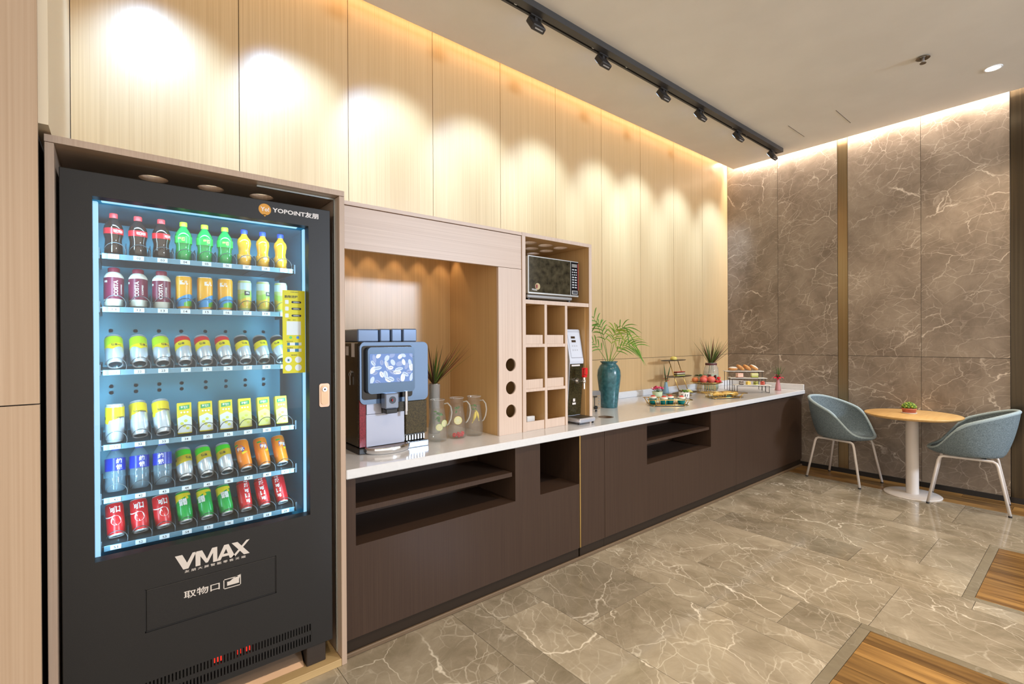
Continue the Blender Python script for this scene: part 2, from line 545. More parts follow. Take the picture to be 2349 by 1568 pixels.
# rest of the hall floor behind the camera, in the same stone
for r in ((-5, STRIP_X, -7, -0.62), (-5, 1.42 - 2.24, -0.62, 2.40), (STRIP_X, 7.5, -7, -1.5)):
    slab('tile', r, STONEF, floor)
BORDER = marble('inlay_border_marble', (0.20, 0.165, 0.11), (0.27, 0.225, 0.15), (0.4, 0.36, 0.28), 0.2)
for P, H_ in ((PATCH_A, holeA), (PATCH_B, holeB)):
    slab('border_strip', (H_[0], P[0], P[2], H_[3]), BORDER, floor)
    slab('border_strip', (P[1], H_[1], P[2], H_[3]), BORDER, floor)
    slab('border_strip', (P[0], P[1], P[3], H_[3]), BORDER, floor)
    n = 8
    w = (P[1] - P[0]) / n
    for i in range(n):
        cut = P[2] + (P[3] - P[2]) * (0.35 + 0.3 * ((i * 37) % 10) / 10)
        for y0, y1 in ((P[2], cut), (cut, P[3])):
            slab('plank', (P[0] + i * w, P[0] + (i + 1) * w, y0, y1), OAK, floor)
for i in range(3):
    w = (XE - STRIP_X) / 3
    y = -1.5; k = 0
    while y < 2.40:
        y1 = min(2.42, y + (0.55 + 0.35 * i if k == 0 else 1.1))
        slab('plank', (STRIP_X + i * w, STRIP_X + (i + 1) * w, y, y1), OAK, floor)
        y = y1; k += 1

# ---------------------------------------------------------------- setting: ceiling with two lit slots
mb = MB()
mb.box(-4, 6.24, -4.5, 3.045, CEIL, 3.86)
mb.box(-4, 6.6, -4.5, 3.4, 4.0, 4.1)
ceiling = struct(mb.build('ceiling', PLASTER), 'plain beige painted ceiling with lit slots along the walls')
# outline of the access hatch in the ceiling
mb = MB()
for x0, x1, y0, y1 in ((5.42, 5.85, 2.064, 2.068), (5.42, 5.85, 1.633, 1.637)):
    mb.box(x0, x1, y0, y1, CEIL - 0.002, CEIL + 0.004)
mb.build('hatch_joint', mat('hatch_shadow_gap', (0.12, 0.10, 0.085), 0.9), ceiling)

# ---------------------------------------------------------------- setting: wood wall
mb = MB(); mb.box(-5, 6.6, YW + 0.012, YW + 0.1, -0.1, 4.0)
wall = struct(mb.build('wall_left', GROUT), 'tall light ash veneer wall panels with thin joints')
seams = [-0.165, 0.56, 1.20, 1.84, 2.48, 3.12, 3.76, 4.40, 5.04, 5.68, 6.32]
for a, b in zip(seams[:-1], seams[1:]):
    cx_ = (a + b) / 2; h = (b - a) / 2 - 0.002
    for z0, z1 in ((0.0, 1.305), (1.309, 4.0)):
        m_ = MB(); m_.box(-h, h, 0, 0.012, z0, z1)
        m_.build('panel', WOODV, wall, (cx_, YW, 0))
# boxed-out pier at the left edge, two stacked boards and the painted return
mb = MB(); mb.box(-2.5, -0.20, 2.17, YW + 0.012, 0, 4.0)
pier = struct(mb.build('wall_side', GROUT), 'veneered pier beside the vending recess')
for z0, z1 in ((0.0, 1.305), (1.309, 4.0)):
    m_ = MB(); m_.box(-1.2, 0, 0, 0.02, z0, z1)
    m_.build('panel', wood('ash_veneer_pier', 'Z', c1=(0.42, 0.28, 0.17), c2=(0.52, 0.37, 0.245)), pier, (-0.19, 2.15, 0))
m_ = MB(); m_.box(-0.20, -0.166, 2.17, YW + 0.005, 2.21, 4.0)
m_.build('return_board', CREAM, pier)

# ---------------------------------------------------------------- setting: stone end wall
mb = MB(); mb.box(XE + 0.015, XE + 0.12, -2.2, 3.3, -0.1, 4.0)
endw = struct(mb.build('wall_back', GROUT), 'grey brown marble slab wall with pale veins')
for y0, y1 in ((2.534, 3.165), (1.898, 2.534), (1.164, 1.797), (0.531, 1.164)):
    for z0, z1 in ((0.05, 1.313), (1.317, 4.0)):
        m_ = MB(); cy_ = (y0 + y1) / 2; h = (y1 - y0) / 2 - 0.0015
        m_.box(0, 0.015, -h, h, z0, z1)
        m_.build('slab', STONE, endw, (XE, cy_, 0))
m_ = MB(); m_.box(XE + 0.004, XE + 0.015, 1.800, 1.895, 0.05, 4.0)
m_.build('bronze_strip', BRONZE, endw)['label'] = 'brushed bronze upright strip between marble slabs'
m_ = MB(); m_.box(XE - 0.004, XE + 0.02, -2.2, 0.528, 0.03, 4.0)
struct(m_.build('door_1', BRONZED), 'dark bronze door leaf at the edge of the marble wall')
m_ = MB(); m_.box(XE - 0.012, XE, -2.2, 2.30, 0.0, 0.05)
struct(m_.build('baseboard_back', BLACKTRIM), 'low black skirting under the marble wall')

# ---------------------------------------------------------------- recess frame round the vending machine
FY = 2.235
O = (0.32, FY, 0.0)
t = thing('recess_frame', 'brown veneer box frame built around the vending machine', 'frame', O)
for x0, x1 in ((-0.182, -0.158), (0.802, 0.826)):
    m_ = MB(O); m_.bbox(x0, x1, FY, 3.10, 0.0, 2.1745, 0.0015); m_.build('side_board', WOODFR, t)
m_ = MB(O); m_.box(-0.182, 0.826, FY, 3.10, 2.176, 2.20)
top = m_.build('top_board', wood('brown_veneer_lengthwise', 'X', c1=(0.40, 0.28, 0.20), c2=(0.50, 0.37, 0.27)), t)
c = MB(O)
for x in (0.124, 0.326, 0.528):
    c.at((x, 2.48, 0)); c.cyl(0.05, 2.1, 2.3, 32)
paint_walls(carve(top, c), WOODFR)
m_ = MB(O); m_.bbox(-0.157, 0.801, FY, 3.10, 0.0, 0.033, 0.0015); m_.build('base_board', wood('tan_veneer_base', 'X', c1=(0.42, 0.28, 0.12), c2=(0.52, 0.36, 0.17)), t)
m_ = MB(O); m_.box(0.7955, 0.8015, 2.288, 2.298, 0.04, 2.166); m_.box(0.47, 0.8015, 2.288, 2.298, 2.1665, 2.1745)
m_.build('edge_trim', mat('aluminium_edge', (0.70, 0.80, 0.84), 0.2, 0.9), t)

# ---------------------------------------------------------------- niche beside it, for the coffee machine
NY = 2.41
O = (1.45, NY, 0.9)
t = thing('coffee_niche', 'pale veneer niche surround over the coffee machine and water jugs', 'niche', O)
m_ = MB(O); m_.bbox(0.828, 2.056, NY, NY + 0.022, 1.969, 2.186, 0.001); m_.build('lintel', WOODH, t)
m_ = MB(O); m_.box(0.828, 2.058, NY - 0.004, 3.16, 2.190, 2.21)
tb = m_.build('top_board', WOODH, t)
DLX = (1.082, 1.26, 1.438, 1.614, 1.792)
c = MB(O)
for x in DLX:
    c.at((x, 2.895, 0)); c.cyl(0.036, 2.1, 2.3, 24)
carve(tb, c)
m_ = MB(O); m_.box(1.866, 2.056, NY, NY + 0.018, 0.9005, 1.9665)
post = m_.build('front_post', WOODP, t)
c = MB(O)
for z in (1.346, 1.198, 1.049):
    c.at((1.964, NY, z), (PI / 2, 0, 0)); c.cyl(0.042, -0.1, 0.1, 32)
carve(post, c)
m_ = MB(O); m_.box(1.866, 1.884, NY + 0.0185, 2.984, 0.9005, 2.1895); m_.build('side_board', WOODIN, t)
m_ = MB(O); m_.box(0.828, 2.056, 2.985, 3.0, 0.9005, 2.1895); m_.build('back_board', WOODV, t)
for x in DLX:
    m_ = MB(O); m_.at((x, 2.895, 0)); m_.lathe([(0.034, 2.192), (0.034, 2.206), (0.028, 2.206), (0.026, 2.197)], 24, caps=False)
    m_.mat(1); m_.cyl(0.027, 2.199, 2.204, 20)
    m_.build('niche_lamp', [STEEL, emit('warm_lamp_face', WARM, 6)], t)
    light('niche_spot', 'SPOT', (x, 2.895, 2.188), 2.6, WARM, (x, 2.915, 1.0), spot_size=math.radians(62), spot_blend=0.35, shadow_soft_size=0.012)

# ---------------------------------------------------------------- open cubby unit with the microwave shelf
O = (2.40, NY, 0.9)
t = thing('cubby_unit', 'pale veneer open cubby unit with six small drawers under a microwave shelf', 'shelving', O)
for x0, x1 in ((2.060, 2.089), (2.711, 2.740)):
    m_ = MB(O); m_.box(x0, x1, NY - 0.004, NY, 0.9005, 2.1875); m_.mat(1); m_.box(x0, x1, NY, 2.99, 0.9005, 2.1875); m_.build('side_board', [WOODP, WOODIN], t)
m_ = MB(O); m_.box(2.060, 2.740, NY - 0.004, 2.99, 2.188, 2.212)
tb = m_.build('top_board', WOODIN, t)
c = MB(O)
for x in (2.255, 2.408, 2.561):
    for y in (2.552, 2.705, 2.858):
        c.at((x, y, 0)); c.cyl(0.052, 2.1, 2.3, 32)
paint_walls(carve(tb, c), WOODP)  # hole walls coloured paler, imitating light falling through from above
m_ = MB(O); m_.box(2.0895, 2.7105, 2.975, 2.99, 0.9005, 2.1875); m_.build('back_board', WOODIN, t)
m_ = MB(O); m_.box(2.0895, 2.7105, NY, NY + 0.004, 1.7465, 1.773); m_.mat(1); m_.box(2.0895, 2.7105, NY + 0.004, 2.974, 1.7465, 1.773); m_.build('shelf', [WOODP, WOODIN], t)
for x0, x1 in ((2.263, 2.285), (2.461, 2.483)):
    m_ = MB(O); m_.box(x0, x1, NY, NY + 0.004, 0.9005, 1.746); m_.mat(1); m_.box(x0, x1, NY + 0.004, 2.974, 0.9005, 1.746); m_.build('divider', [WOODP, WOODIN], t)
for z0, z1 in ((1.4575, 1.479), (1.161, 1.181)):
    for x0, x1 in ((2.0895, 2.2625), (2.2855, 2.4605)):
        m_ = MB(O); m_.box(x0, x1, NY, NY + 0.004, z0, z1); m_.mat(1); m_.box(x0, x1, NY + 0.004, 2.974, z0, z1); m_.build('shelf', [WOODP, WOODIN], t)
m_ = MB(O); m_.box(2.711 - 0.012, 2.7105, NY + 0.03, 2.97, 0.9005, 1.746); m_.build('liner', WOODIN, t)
k = 0
for z0 in (1.4795, 1.1815, 0.9010):
    for x0, x1 in ((2.091, 2.249), (2.287, 2.448)):
        if z0 < 1.0: x0, x1 = (2.0905, 2.2615) if x0 < 2.2 else (2.2865, 2.4595)
        d = MB(O); y = NY + 0.006
        d.box(x0, x1, y, y + 0.010, z0, z0 + 0.060)
        dr = d.build('drawer', WOODP, t)
        d = MB(O)
        d.box(x0, x0 + 0.008, y + 0.0105, y + 0.40, z0 + 0.001, z0 + 0.058); d.box(x1 - 0.008, x1, y + 0.0105, y + 0.40, z0 + 0.001, z0 + 0.058)
        d.box(x0 + 0.0085, x1 - 0.0085, y + 0.0105, y + 0.40, z0 + 0.001, z0 + 0.008)
        d.box(x0 + 0.0085, x1 - 0.0085, y + 0.392, y + 0.40, z0 + 0.0085, z0 + 0.058)
        d.build('tray', WOODIN, dr)
        k += 1
for x, z in ((2.228, 1.70), (2.425, 1.70)):
    m_ = MB(O); m_.at((x, 2.9745, z), (PI / 2, 0, 0)); m_.cyl(0.006, 0, 0.003, 12); m_.build('cable_hole', BLACK, t)
# a few sachets left in the drawers
PACK = mat('white_paper_sachet', (0.75, 0.74, 0.72), 0.6)
for (x, y, z, a, lab) in ((2.345, 2.60, 1.1905, 0.5, 'white paper sachet lying in the middle drawer beside the water dispenser'),
                          (2.122, 2.475, 0.9100, 0.2, 'white paper sachet peeking from the bottom drawer beside the pierced post'),
                          (2.205, 2.50, 0.9100, -0.1, 'wide white paper sachet in the bottom drawer, in front of its small twin')):
    w_ = 0.022 if x < 2.15 else 0.034
    m_ = MB(); m_.bbox(-w_, w_, -0.012, 0.012, 0.0, 0.072, 0.003)
    tag(m_.build('sachet', PACK, None, (x, y, z), (0, 0, a)), lab, 'sachet', 'sachets in the drawers')

# ---------------------------------------------------------------- base cabinets, worktop
PY, PT = 2.268, 0.018      # front plane of the cabinet fronts, their thickness
GOLDSTRIP = mat('gold_edge_strip', (0.62, 0.42, 0.16), 0.3, 0.9)
def cabinet(label, x0, x1, holes=(), shelves=(), groove=False):
    O = ((x0 + x1) / 2, PY, 0.0)
    t = thing('base_cabinet', label, 'cabinet', O, group='dark base cabinets under the worktop')
    ztop = 0.838 if groove else 0.854
    m_ = MB(O); m_.bbox(x0 + 0.0015, x1 - 0.0015, PY, PY + PT, 0.082, ztop, 0.0008)
    fp = m_.build('front_panel', DARKLAM, t)
    if holes:
        c = MB(O)
        for a, b, c_, d in holes: c.box(a, b, PY - 0.1, PY + 0.1, c_, d + 0.05)
        carve(fp, c)
    m_ = MB(O)
    for h in holes:
        a, b, c_, d = h
        y0, y1 = PY + PT, PY + 0.40
        d2 = min(d, 0.853)
        m_.box(a - 0.018, a, y0, y1, c_ - 0.018, d2); m_.box(b, b + 0.018, y0, y1, c_ - 0.018, d2)
        m_.box(a, b, y0, y1, c_ - 0.018, c_); m_.box(a - 0.018, b + 0.018, y1, y1 + 0.018, c_ - 0.018, d2)
        if d2 < d + 0.001: m_.box(a, b, y0, y1, d2 - 0.004, d2)
    m_.box(x0 + 0.002, x1 - 0.002, 2.75, 3.12, 0.082, 0.853)
    m_.build('carcass', DARKLAM, t)
    m_ = MB(O); m_.box(x0 + 0.001, x1 - 0.001, PY + 0.012, PY + 0.03, 0.0005, 0.080); m_.build('toe_kick', mat('dark_toe_kick', (0.030, 0.020, 0.013), 0.6, spec=0.15), t)
    for a, b, c_, d in shelves:
        m_ = MB(O); m_.box(a + 0.001, b - 0.001, PY + 0.004, PY + 0.398, c_, d); m_.build('shelf', DARKLAM, t)
    if groove:
        m_ = MB(O); m_.box(x0, x1, PY + 0.022, PY + 0.03, 0.83, 0.853); m_.build('finger_groove', BLACK, t)
    return t, O
h1 = (0.884, 1.878, 0.523, 0.856); h2 = (2.083, 2.444, 0.520, 0.856); h3 = (3.222, 4.20, 0.523, 0.856)
t, O = cabinet('dark brown cabinet with open shelves under the coffee machine', 0.828, 2.4475, (h1, h2), ((h1[0], h1[1] - 0.022, 0.677, 0.702),))
m_ = MB(O); m_.bbox(2.449, 2.4595, PY - 0.003, PY + 0.02, 0.082, 0.854, 0.002); m_.build('edge_strip', GOLDSTRIP, t)
cabinet('narrow plain dark cabinet door beside the gold edge strip', 2.461, 2.712)
cabinet('dark brown cabinet with a shelved opening under the green vase', 2.712, 4.68, (h3,), ((h3[0], h3[1] - 0.022, 0.682, 0.705),))
cabinet('plain dark brown cabinet reaching the marble end wall', 4.68, 6.30, (), (), True)
m_ = MB(); m_.bbox(0.828, 6.30, 2.262, 2.278, 0.0, 0.022, 0.004)
struct(m_.build('trim_1', mat('bronze_floor_trim', (0.14, 0.09, 0.05), 0.5)), 'thin brown floor trim along the cabinets')

O = (3.5, 2.7, 0.855)
t = thing('worktop', 'long white quartz worktop with upstand along both walls', 'worktop', O)
m_ = MB(O); m_.bbox(0.828, 6.318, 2.235, 3.164, 0.855, 0.90, 0.004)
tb = m_.build('slab', QUARTZ, t)
c = MB(O); c.at((2.965, 2.464, 0)); c.cyl(0.054, 0.8, 1.0, 32); carve(tb, c)
m_ = MB(O); m_.bbox(2.745, 6.296, 3.142, 3.164, 0.9005, 0.966, 0.003); m_.build('upstand', QUARTZ, t)
m_ = MB(O); m_.bbox(6.298, 6.318, 2.243, 3.164, 0.9005, 0.966, 0.003); m_.build('upstand', QUARTZ, t)
m_ = MB(O); m_.at((2.965, 2.464, 0)); m_.lathe([(0.0538, 0.80), (0.0538, 0.9005), (0.060, 0.9015), (0.060, 0.9005)], 32, caps=False)
m_.build('waste_chute', mat('brown_chute', (0.10, 0.065, 0.04), 0.4), t)

# ---------------------------------------------------------------- vending machine
DY = 2.27
O = (0.31, DY, 0.033)
VM = thing('vending_machine', 'black glass fronted vending machine stocked with bottles and cans', 'vending machine', O)
COATING = noisy('dark_powder_coat', (0.014, 0.0125, 0.0115), (0.020, 0.018, 0.0165), (400, 400, 400), 0.45, spec=0.35)
LINER = mat('liner_led_tint', (0.055, 0.29, 0.46), 0.3)  # blue glow of the case lamps is put into the liner colour
TRAYM = mat('grey_blue_tray_metal', (0.09, 0.20, 0.29), 0.35, 0.4)
DX0, DX1, DZ0, DZ1 = -0.149, 0.772, 0.120, 2.108
WX0, WX1, WZ0, WZ1 = -0.063, 0.675, 0.720, 2.023
HATCH = (0.078, 0.532, 0.414, 0.577)
VENTS = (-0.065, 0.677, 0.146, 0.228)
m_ = MB(O); m_.bbox(DX0, DX1, DY, DY + 0.055, DZ0, DZ1, 0.002)
door = m_.build('door', COATING, VM)
c = MB(O)
for a, b, c_, d in ((WX0, WX1, WZ0, WZ1), HATCH, VENTS): c.box(a, b, DY - 0.1, DY + 0.2, c_, d)
carve(door, c)
m_ = MB(O); m_.box(WX0 - 0.02, WX1 + 0.02, DY + 0.0555, DY + 0.060, WZ0 - 0.02, WZ1 + 0.02)
m_.build('window_glass', GLASS, door)
m_ = MB(O); m_.bbox(HATCH[0] + 0.004, HATCH[1] - 0.004, DY + 0.001, DY + 0.03, HATCH[2] + 0.005, HATCH[3] - 0.004, 0.002)
m_.box(HATCH[0] - 0.005, HATCH[1] + 0.005, DY + 0.031, DY + 0.036, HATCH[2] - 0.005, HATCH[3] + 0.005)
m_.build('delivery_flap', COATING, door)
m_ = MB(O)
for a, b, c_, d in ((HATCH[0], HATCH[0] + 0.0035, HATCH[2], HATCH[3]), (HATCH[1] - 0.0035, HATCH[1], HATCH[2], HATCH[3]), (HATCH[0], HATCH[1], HATCH[3] - 0.0035, HATCH[3]), (HATCH[0], HATCH[1], HATCH[2], HATCH[2] + 0.0045)):
    m_.box(a, b, DY + 0.004, DY + 0.03, c_, d)
m_.build('flap_seal', BLACK, door)
# vent grille: two rows of upright bars
m_ = MB(O)
m_.box(VENTS[0], VENTS[1], DY + 0.001, DY + 0.008, 0.178, 0.196)
n = 64; p = (VENTS[1] - VENTS[0]) / n
for z0, z1 in ((VENTS[2], 0.178), (0.196, VENTS[3])):
    for i in range(n + 1):
        x = VENTS[0] + p * i
        m_.box(x - 0.0033, x + 0.0033, DY + 0.001, DY + 0.008, z0, z1)
g = m_.build('vent_grille', COATING, door); g['kind'] = 'stuff'
m_ = MB(O); m_.box(VENTS[0] - 0.01, VENTS[1] + 0.01, DY + 0.045, DY + 0.05, VENTS[2] - 0.01, VENTS[3] + 0.01); m_.build('vent_backing', BLACK, door)
m_ = MB(O)
for x0, x1 in ((0.301, 0.307), (0.312, 0.318), (0.323, 0.327), (0.384, 0.392), (0.396, 0.400), (0.415, 0.420), (0.426, 0.431)):
    m_.box(x0, x1, DY + 0.018, DY + 0.02, 0.199, 0.219)
o = m_.build('led_display', emit('red_led', (1.0, 0.02, 0.01), 2.2), door); o['kind'] = 'stuff'
# lettering and marks on the door
PALE = mat('pale_print', (0.62, 0.55, 0.48), 0.5)
m_ = MB(O)
GLY = {'V': [[(0, 1), (.34, 1), (.56, .40), (.82, 1), (1, 1), (.62, 0), (.38, 0)]],
       'M': [[(0, 0), (0, 1), (.22, 1), (.22, 0)], [(.22, 1), (.30, 1), (.52, .34), (.52, .08), (.46, .08), (.22, .62)], [(.52, .34), (.76, 1), (.80, 1), (.80, .66), (.56, .08), (.52, .08)], [(.80, 0), (.80, 1), (1, 1), (1, 0)]],
       'A': [[(0, 0), (.40, 1), (.50, 1), (.50, .70), (.20, 0)], [(.50, 1), (.64, 1), (1, 0), (.70, 0), (.50, .70)], [(.29, .20), (.36, .38), (.60, .38), (.65, .20)]],
       'X': [[(0, 1), (.32, 1), (1, 0), (.68, 0)], [(.82, 1), (1, 1), (.18, 0), (0, 0)]]}
for ch, gx, gw in (('V', 0.171, 0.070), ('M', 0.238, 0.074), ('A', 0.310, 0.066), ('X', 0.363, 0.066)):
    for k, poly in enumerate(GLY[ch]):
        yy = DY - 0.0006 - 0.00005 * k
        m_.add([(gx + a * gw, yy, 0.617 + b * 0.058) for a, b in poly], [tuple(range(len(poly)))])
m_.build('lettering', PALE, door)['label'] = 'large pale brand lettering'
m_ = MB(O)
text_front(m_, '友 朋 大 屏 智 能 零 售 终 端', 0.3075, 0.607, 0.212, 0.010, DY - 0.0006, 0.01)
o = m_.build('lettering', PALE, door); o['kind'] = 'stuff'
m_ = MB(O)
text_front(m_, '取物口', 0.2595, 0.515, 0.121, 0.030, DY + 0.0004, 0.012)
o = m_.build('lettering', PALE, door); o['kind'] = 'stuff'
m_ = MB(O)
for a, b, c_, d in ((0.333, 0.396, 0.494, 0.497), (0.333, 0.385, 0.531, 0.534), (0.333, 0.336, 0.494, 0.534), (0.393, 0.396, 0.494, 0.538)):
    m_.box(a, b, DY + 0.0003, DY + 0.0008, c_, d)
m_.add([(x, DY + 0.0003, z) for x, z in ((0.346, 0.505), (0.389, 0.505), (0.389, 0.520), (0.396, 0.539), (0.372, 0.532), (0.356, 0.521), (0.346, 0.521))], [(0, 1, 2, 3, 4, 5, 6)])
m_.build('pictogram', PALE, door)['label'] = 'pale delivery flap pictogram'
m_ = MB(O)
m_.at((0.496, DY - 0.0006, 2.068), (PI / 2, 0, 0)); m_.lathe([(0.0, 0.0), (0.0245, 0.0)], 28, caps=False)
m_.at(); m_.add([(x, DY - 0.0006, z) for x, z in ((0.488, 2.047), (0.502, 2.046), (0.496, 2.037))], [(0, 1, 2)])
m_.mat(1)
text_front(m_, 'Yo!', 0.496, 2.069, 0.034, 0.018, DY - 0.0012, 0.03)
text_front(m_, 'YOPOiNT友朋', 0.6225, 2.072, 0.193, 0.025, DY - 0.0006, 0.026)
m_.build('brand_mark', [mat('amber_print', (0.60, 0.27, 0.015), 0.45), mat('white_print', (0.72, 0.68, 0.66), 0.5)], door)['label'] = 'amber speech bubble mark with white lettering'
# lock plate
m_ = MB(O); m_.rbox(0.717, 0.763, 1.202, 1.309, 0.010, DY - 0.004, DY - 0.0002)
m_.mat(1); m_.rbox(0.724, 0.756, 1.212, 1.300, 0.014, DY - 0.0075, DY - 0.004)
m_.mat(2); m_.at((0.740, DY - 0.0075, 1.283), (PI / 2, 0, 0)); m_.cyl(0.011, 0, 0.004, 20); m_.mat(3); m_.cyl(0.004, 0.004, 0.005, 12)
m_.build('lock_plate', [mat('copper_plate', (0.70, 0.45, 0.33), 0.3, 0.8), mat('tan_plate', (0.62, 0.42, 0.26), 0.35, 0.5), STEEL, BLACK], door)
# cabinet shell and liner
m_ = MB(O); CY0, CY1 = DY + 0.062, 3.06
m_.box(DX0, -0.100, CY0, CY1, DZ0, DZ1); m_.box(0.722, DX1, CY0, CY1, DZ0, DZ1)
m_.box(-0.100, 0.722, CY0, CY1, 2.055, DZ1); m_.box(-0.100, 0.722, CY0, CY1, DZ0, 0.665); m_.box(-0.100, 0.722, 3.0, CY1, 0.665, 2.055)
m_.build('cabinet', COATING, VM)
m_ = MB(O)
m_.box(-0.0995, -0.094, CY0, 2.995, 0.67, 2.05); m_.box(0.716, 0.7215, CY0, 2.995, 0.67, 2.05); m_.box(-0.094, 0.716, CY0, 2.995, 2.045, 2.0545)
m_.box(-0.094, 0.716, CY0, 2.995, 0.6655, 0.672); m_.box(-0.094, 0.716, 2.985, 2.995, 0.672, 2.045)
m_.build('liner', LINER, VM)
m_ = MB(O); m_.box(-0.06, 0.68, 2.80, 2.806, 0.69, 2.03)
pn = m_.build('back_panel', mat('back_panel_led_tint', (0.075, 0.36, 0.54), 0.3, 0.2), VM)  # lamp blue painted into the panel colour as well
c = MB(O)
for i in range(8):
    x = -0.017 + 0.0865 * i + (0.012 if i > 3 else 0)
    for z in (1.555, 1.307, 1.279):
        c.at((x, 2.80, z), (PI / 2, 0, 0)); c.cyl(0.0085, -0.05, 0.05, 14)
carve(pn, c)
# legs and kick plate
for x in (-0.115, 0.657):
    for y in (DY + 0.006, 2.90):
        m_ = MB(O); m_.bbox(x, x + 0.085, y, y + 0.085, 0.0335, 0.1195, 0.003); m_.build('leg', mat('brown_black_leg', (0.028, 0.018, 0.012), 0.5), VM)
m_ = MB(O); m_.add([(-0.02, DY + 0.02, 0.034), (0.65, DY + 0.02, 0.034), (0.65, DY + 0.10, 0.112), (-0.02, DY + 0.10, 0.112), (-0.02, DY + 0.024, 0.034), (0.65, DY + 0.024, 0.034), (0.65, DY + 0.104, 0.112), (-0.02, DY + 0.104, 0.112)],
    [(0, 1, 2, 3), (7, 6, 5, 4), (0, 4, 5, 1), (2, 6, 7, 3), (1, 5, 6, 2), (0, 3, 7, 4)])
m_.build('kick_plate', mat('brown_steel_plate', (0.30, 0.20, 0.13), 0.35, 0.7), VM)
# light bars just behind the door edges, and a bar under the top
CASEL = (0.50, 0.82, 1.0)
LEDM = emit('cool_light_bar', (0.36, 0.68, 1.0), 1.1)
for x0, x1 in ((-0.0725, -0.048), (0.668, 0.690)):
    m_ = MB(O); m_.bbox(x0, x1, CY0 + 0.001, CY0 + 0.018, 0.70, 2.02, 0.003); m_.build('light_bar', LEDM, VM)
m_ = MB(O); m_.bbox(-0.04, 0.65, CY0 + 0.02, CY0 + 0.035, 2.024, 2.04, 0.003); m_.build('light_bar', LEDM, VM)
m_ = MB(O); m_.bbox(-0.045, 0.658, CY0 + 0.003, CY0 + 0.05, 0.676, 0.697, 0.004); m_.build('bottom_rail', mat('pale_rail', (0.42, 0.60, 0.70), 0.25, 0.5), VM)
light('case_light_left', 'AREA', (-0.040, CY0 + 0.022, 1.37), CASE_W, CASEL, (0.35, 2.62, 1.37), shape='RECTANGLE', size=0.02, size_y=1.28)
light('case_light_right', 'AREA', (0.652, CY0 + 0.022, 1.37), CASE_W, CASEL, (0.25, 2.62, 1.37), shape='RECTANGLE', size=0.02, size_y=1.28)
light('case_light_top', 'AREA', (0.305, CY0 + 0.04, 2.02), CASE_W * 0.45, CASEL, (0.305, 2.62, 1.5), shape='RECTANGLE', size=0.66, size_y=0.02)

# shelves with number tags, dividers and coils
ROWZ = [1.832, 1.629, 1.388, 1.103, 0.901, 0.719]
COLX = [-0.005 + 0.0759 * i for i in range(9)]
SY = 2.40
TAGW = mat('white_tag', (0.72, 0.80, 0.86), 0.5); TAGI = mat('tag_ink', (0.02, 0.03, 0.05), 0.6)
WIRE = mat('dark_wire', (0.10, 0.12, 0.14), 0.3, 0.9)
mb_ = MB(); a_ = [(0.0325 * math.cos(math.radians(a)), -0.004 + 0.0001 * a, 0.0325 * math.sin(math.radians(a)) * 1.05) for a in range(-25, 176, 12)]
mb_.tube(a_, 0.0014, 6); coil_me = mb_.data('coil', WIRE)
mb_ = MB(); mb_.prism([(0, -0.008), (0.30, -0.008), (0.30, 0.050), (0.03, 0.050), (0.0, 0.028)], -0.0009, 0.0009)
for i, v in enumerate(mb_.v): mb_.v[i] = (v[2], v[0], v[1])
STRIPM = mat('steel_blue_strip', (0.14, 0.28, 0.38), 0.35, 0.3); DARKTRAY = mat('shade_dark_tray_metal', (0.022, 0.045, 0.065), 0.35, 0.3)  # tray colour darkened to imitate the shaded depth of full shelves
div_me = mb_.data('divider', DARKTRAY)
for r, zc in enumerate(ROWZ):
    m_ = MB(O); m_.bbox(-0.040, 0.642, SY, SY + 0.004, zc - 0.011, zc + 0.010, 0.001)
    m_.mat(1); m_.box(-0.045, 0.647, SY + 0.0045, 2.76, zc + 0.004, zc + 0.008); m_.box(-0.052, -0.0455, SY, 2.76, zc - 0.012, zc + 0.03); m_.box(0.6475, 0.654, SY, 2.76, zc - 0.012, zc + 0.03)
    sh = m_.build('shelf', [STRIPM, DARKTRAY], VM)
    for i, x in enumerate(COLX):
        num = '%d%d' % (r, i + 1) if r else '0%d' % (i + 1)
        q = MB(); q.bbox(-0.0165, 0.0165, -0.0022, 0, -0.0085, 0.0085, 0.0006); q.mat(1)
        text_front(q, num, 0, 0, 0.013, 0.009, -0.0025, 0.01)
        q.build('number_tag', [TAGW, TAGI], sh, (x - O[0], SY - 0.0003 - O[1], zc - O[2]))
        if i < 8: place('divider', div_me, sh, ((x + COLX[i + 1]) / 2 - O[0], SY + 0.008 - O[1], zc + 0.010 - O[2]))
        place('coil', coil_me, sh, (x - O[0] + 0.004, SY + 0.010 - O[1], zc + 0.022 - O[2]))
# instruction sticker on the glass (the square code on it is left out)
m_ = MB(O); SX0, SX1, SZ0, SZ1 = 0.577, 0.674, 1.360, 1.734
ys = DY + 0.0552
m_.box(SX0, SX1, ys - 0.0006, ys, SZ0, SZ1)
m_.mat(1)
text_front(m_, '购物流程', 0.614, 1.705, 0.056, 0.013, ys - 0.0009, 0.02)
text_front(m_, 'YOPOINT', 0.628, 1.726, 0.036, 0.005, ys - 0.0009, 0.01)
for z in (1.681, 1.651, 1.620): m_.rbox(0.615, 0.657, z - 0.005, z + 0.005, 0.0049, ys - 0.001, ys - 0.0007)
for x, z, s, w in ((0.604, 1.600, '微信', 0.012), (0.626, 1.600, '支付', 0.012), (0.607, 1.503, '取货方式', 0.026), (0.607, 1.474, '选择商品', 0.026), (0.626, 1.441, '售后服务', 0.026)):
    text_front(m_, s, x, z, w, 0.0055, ys - 0.0009, 0.01)
m_.mat(2)
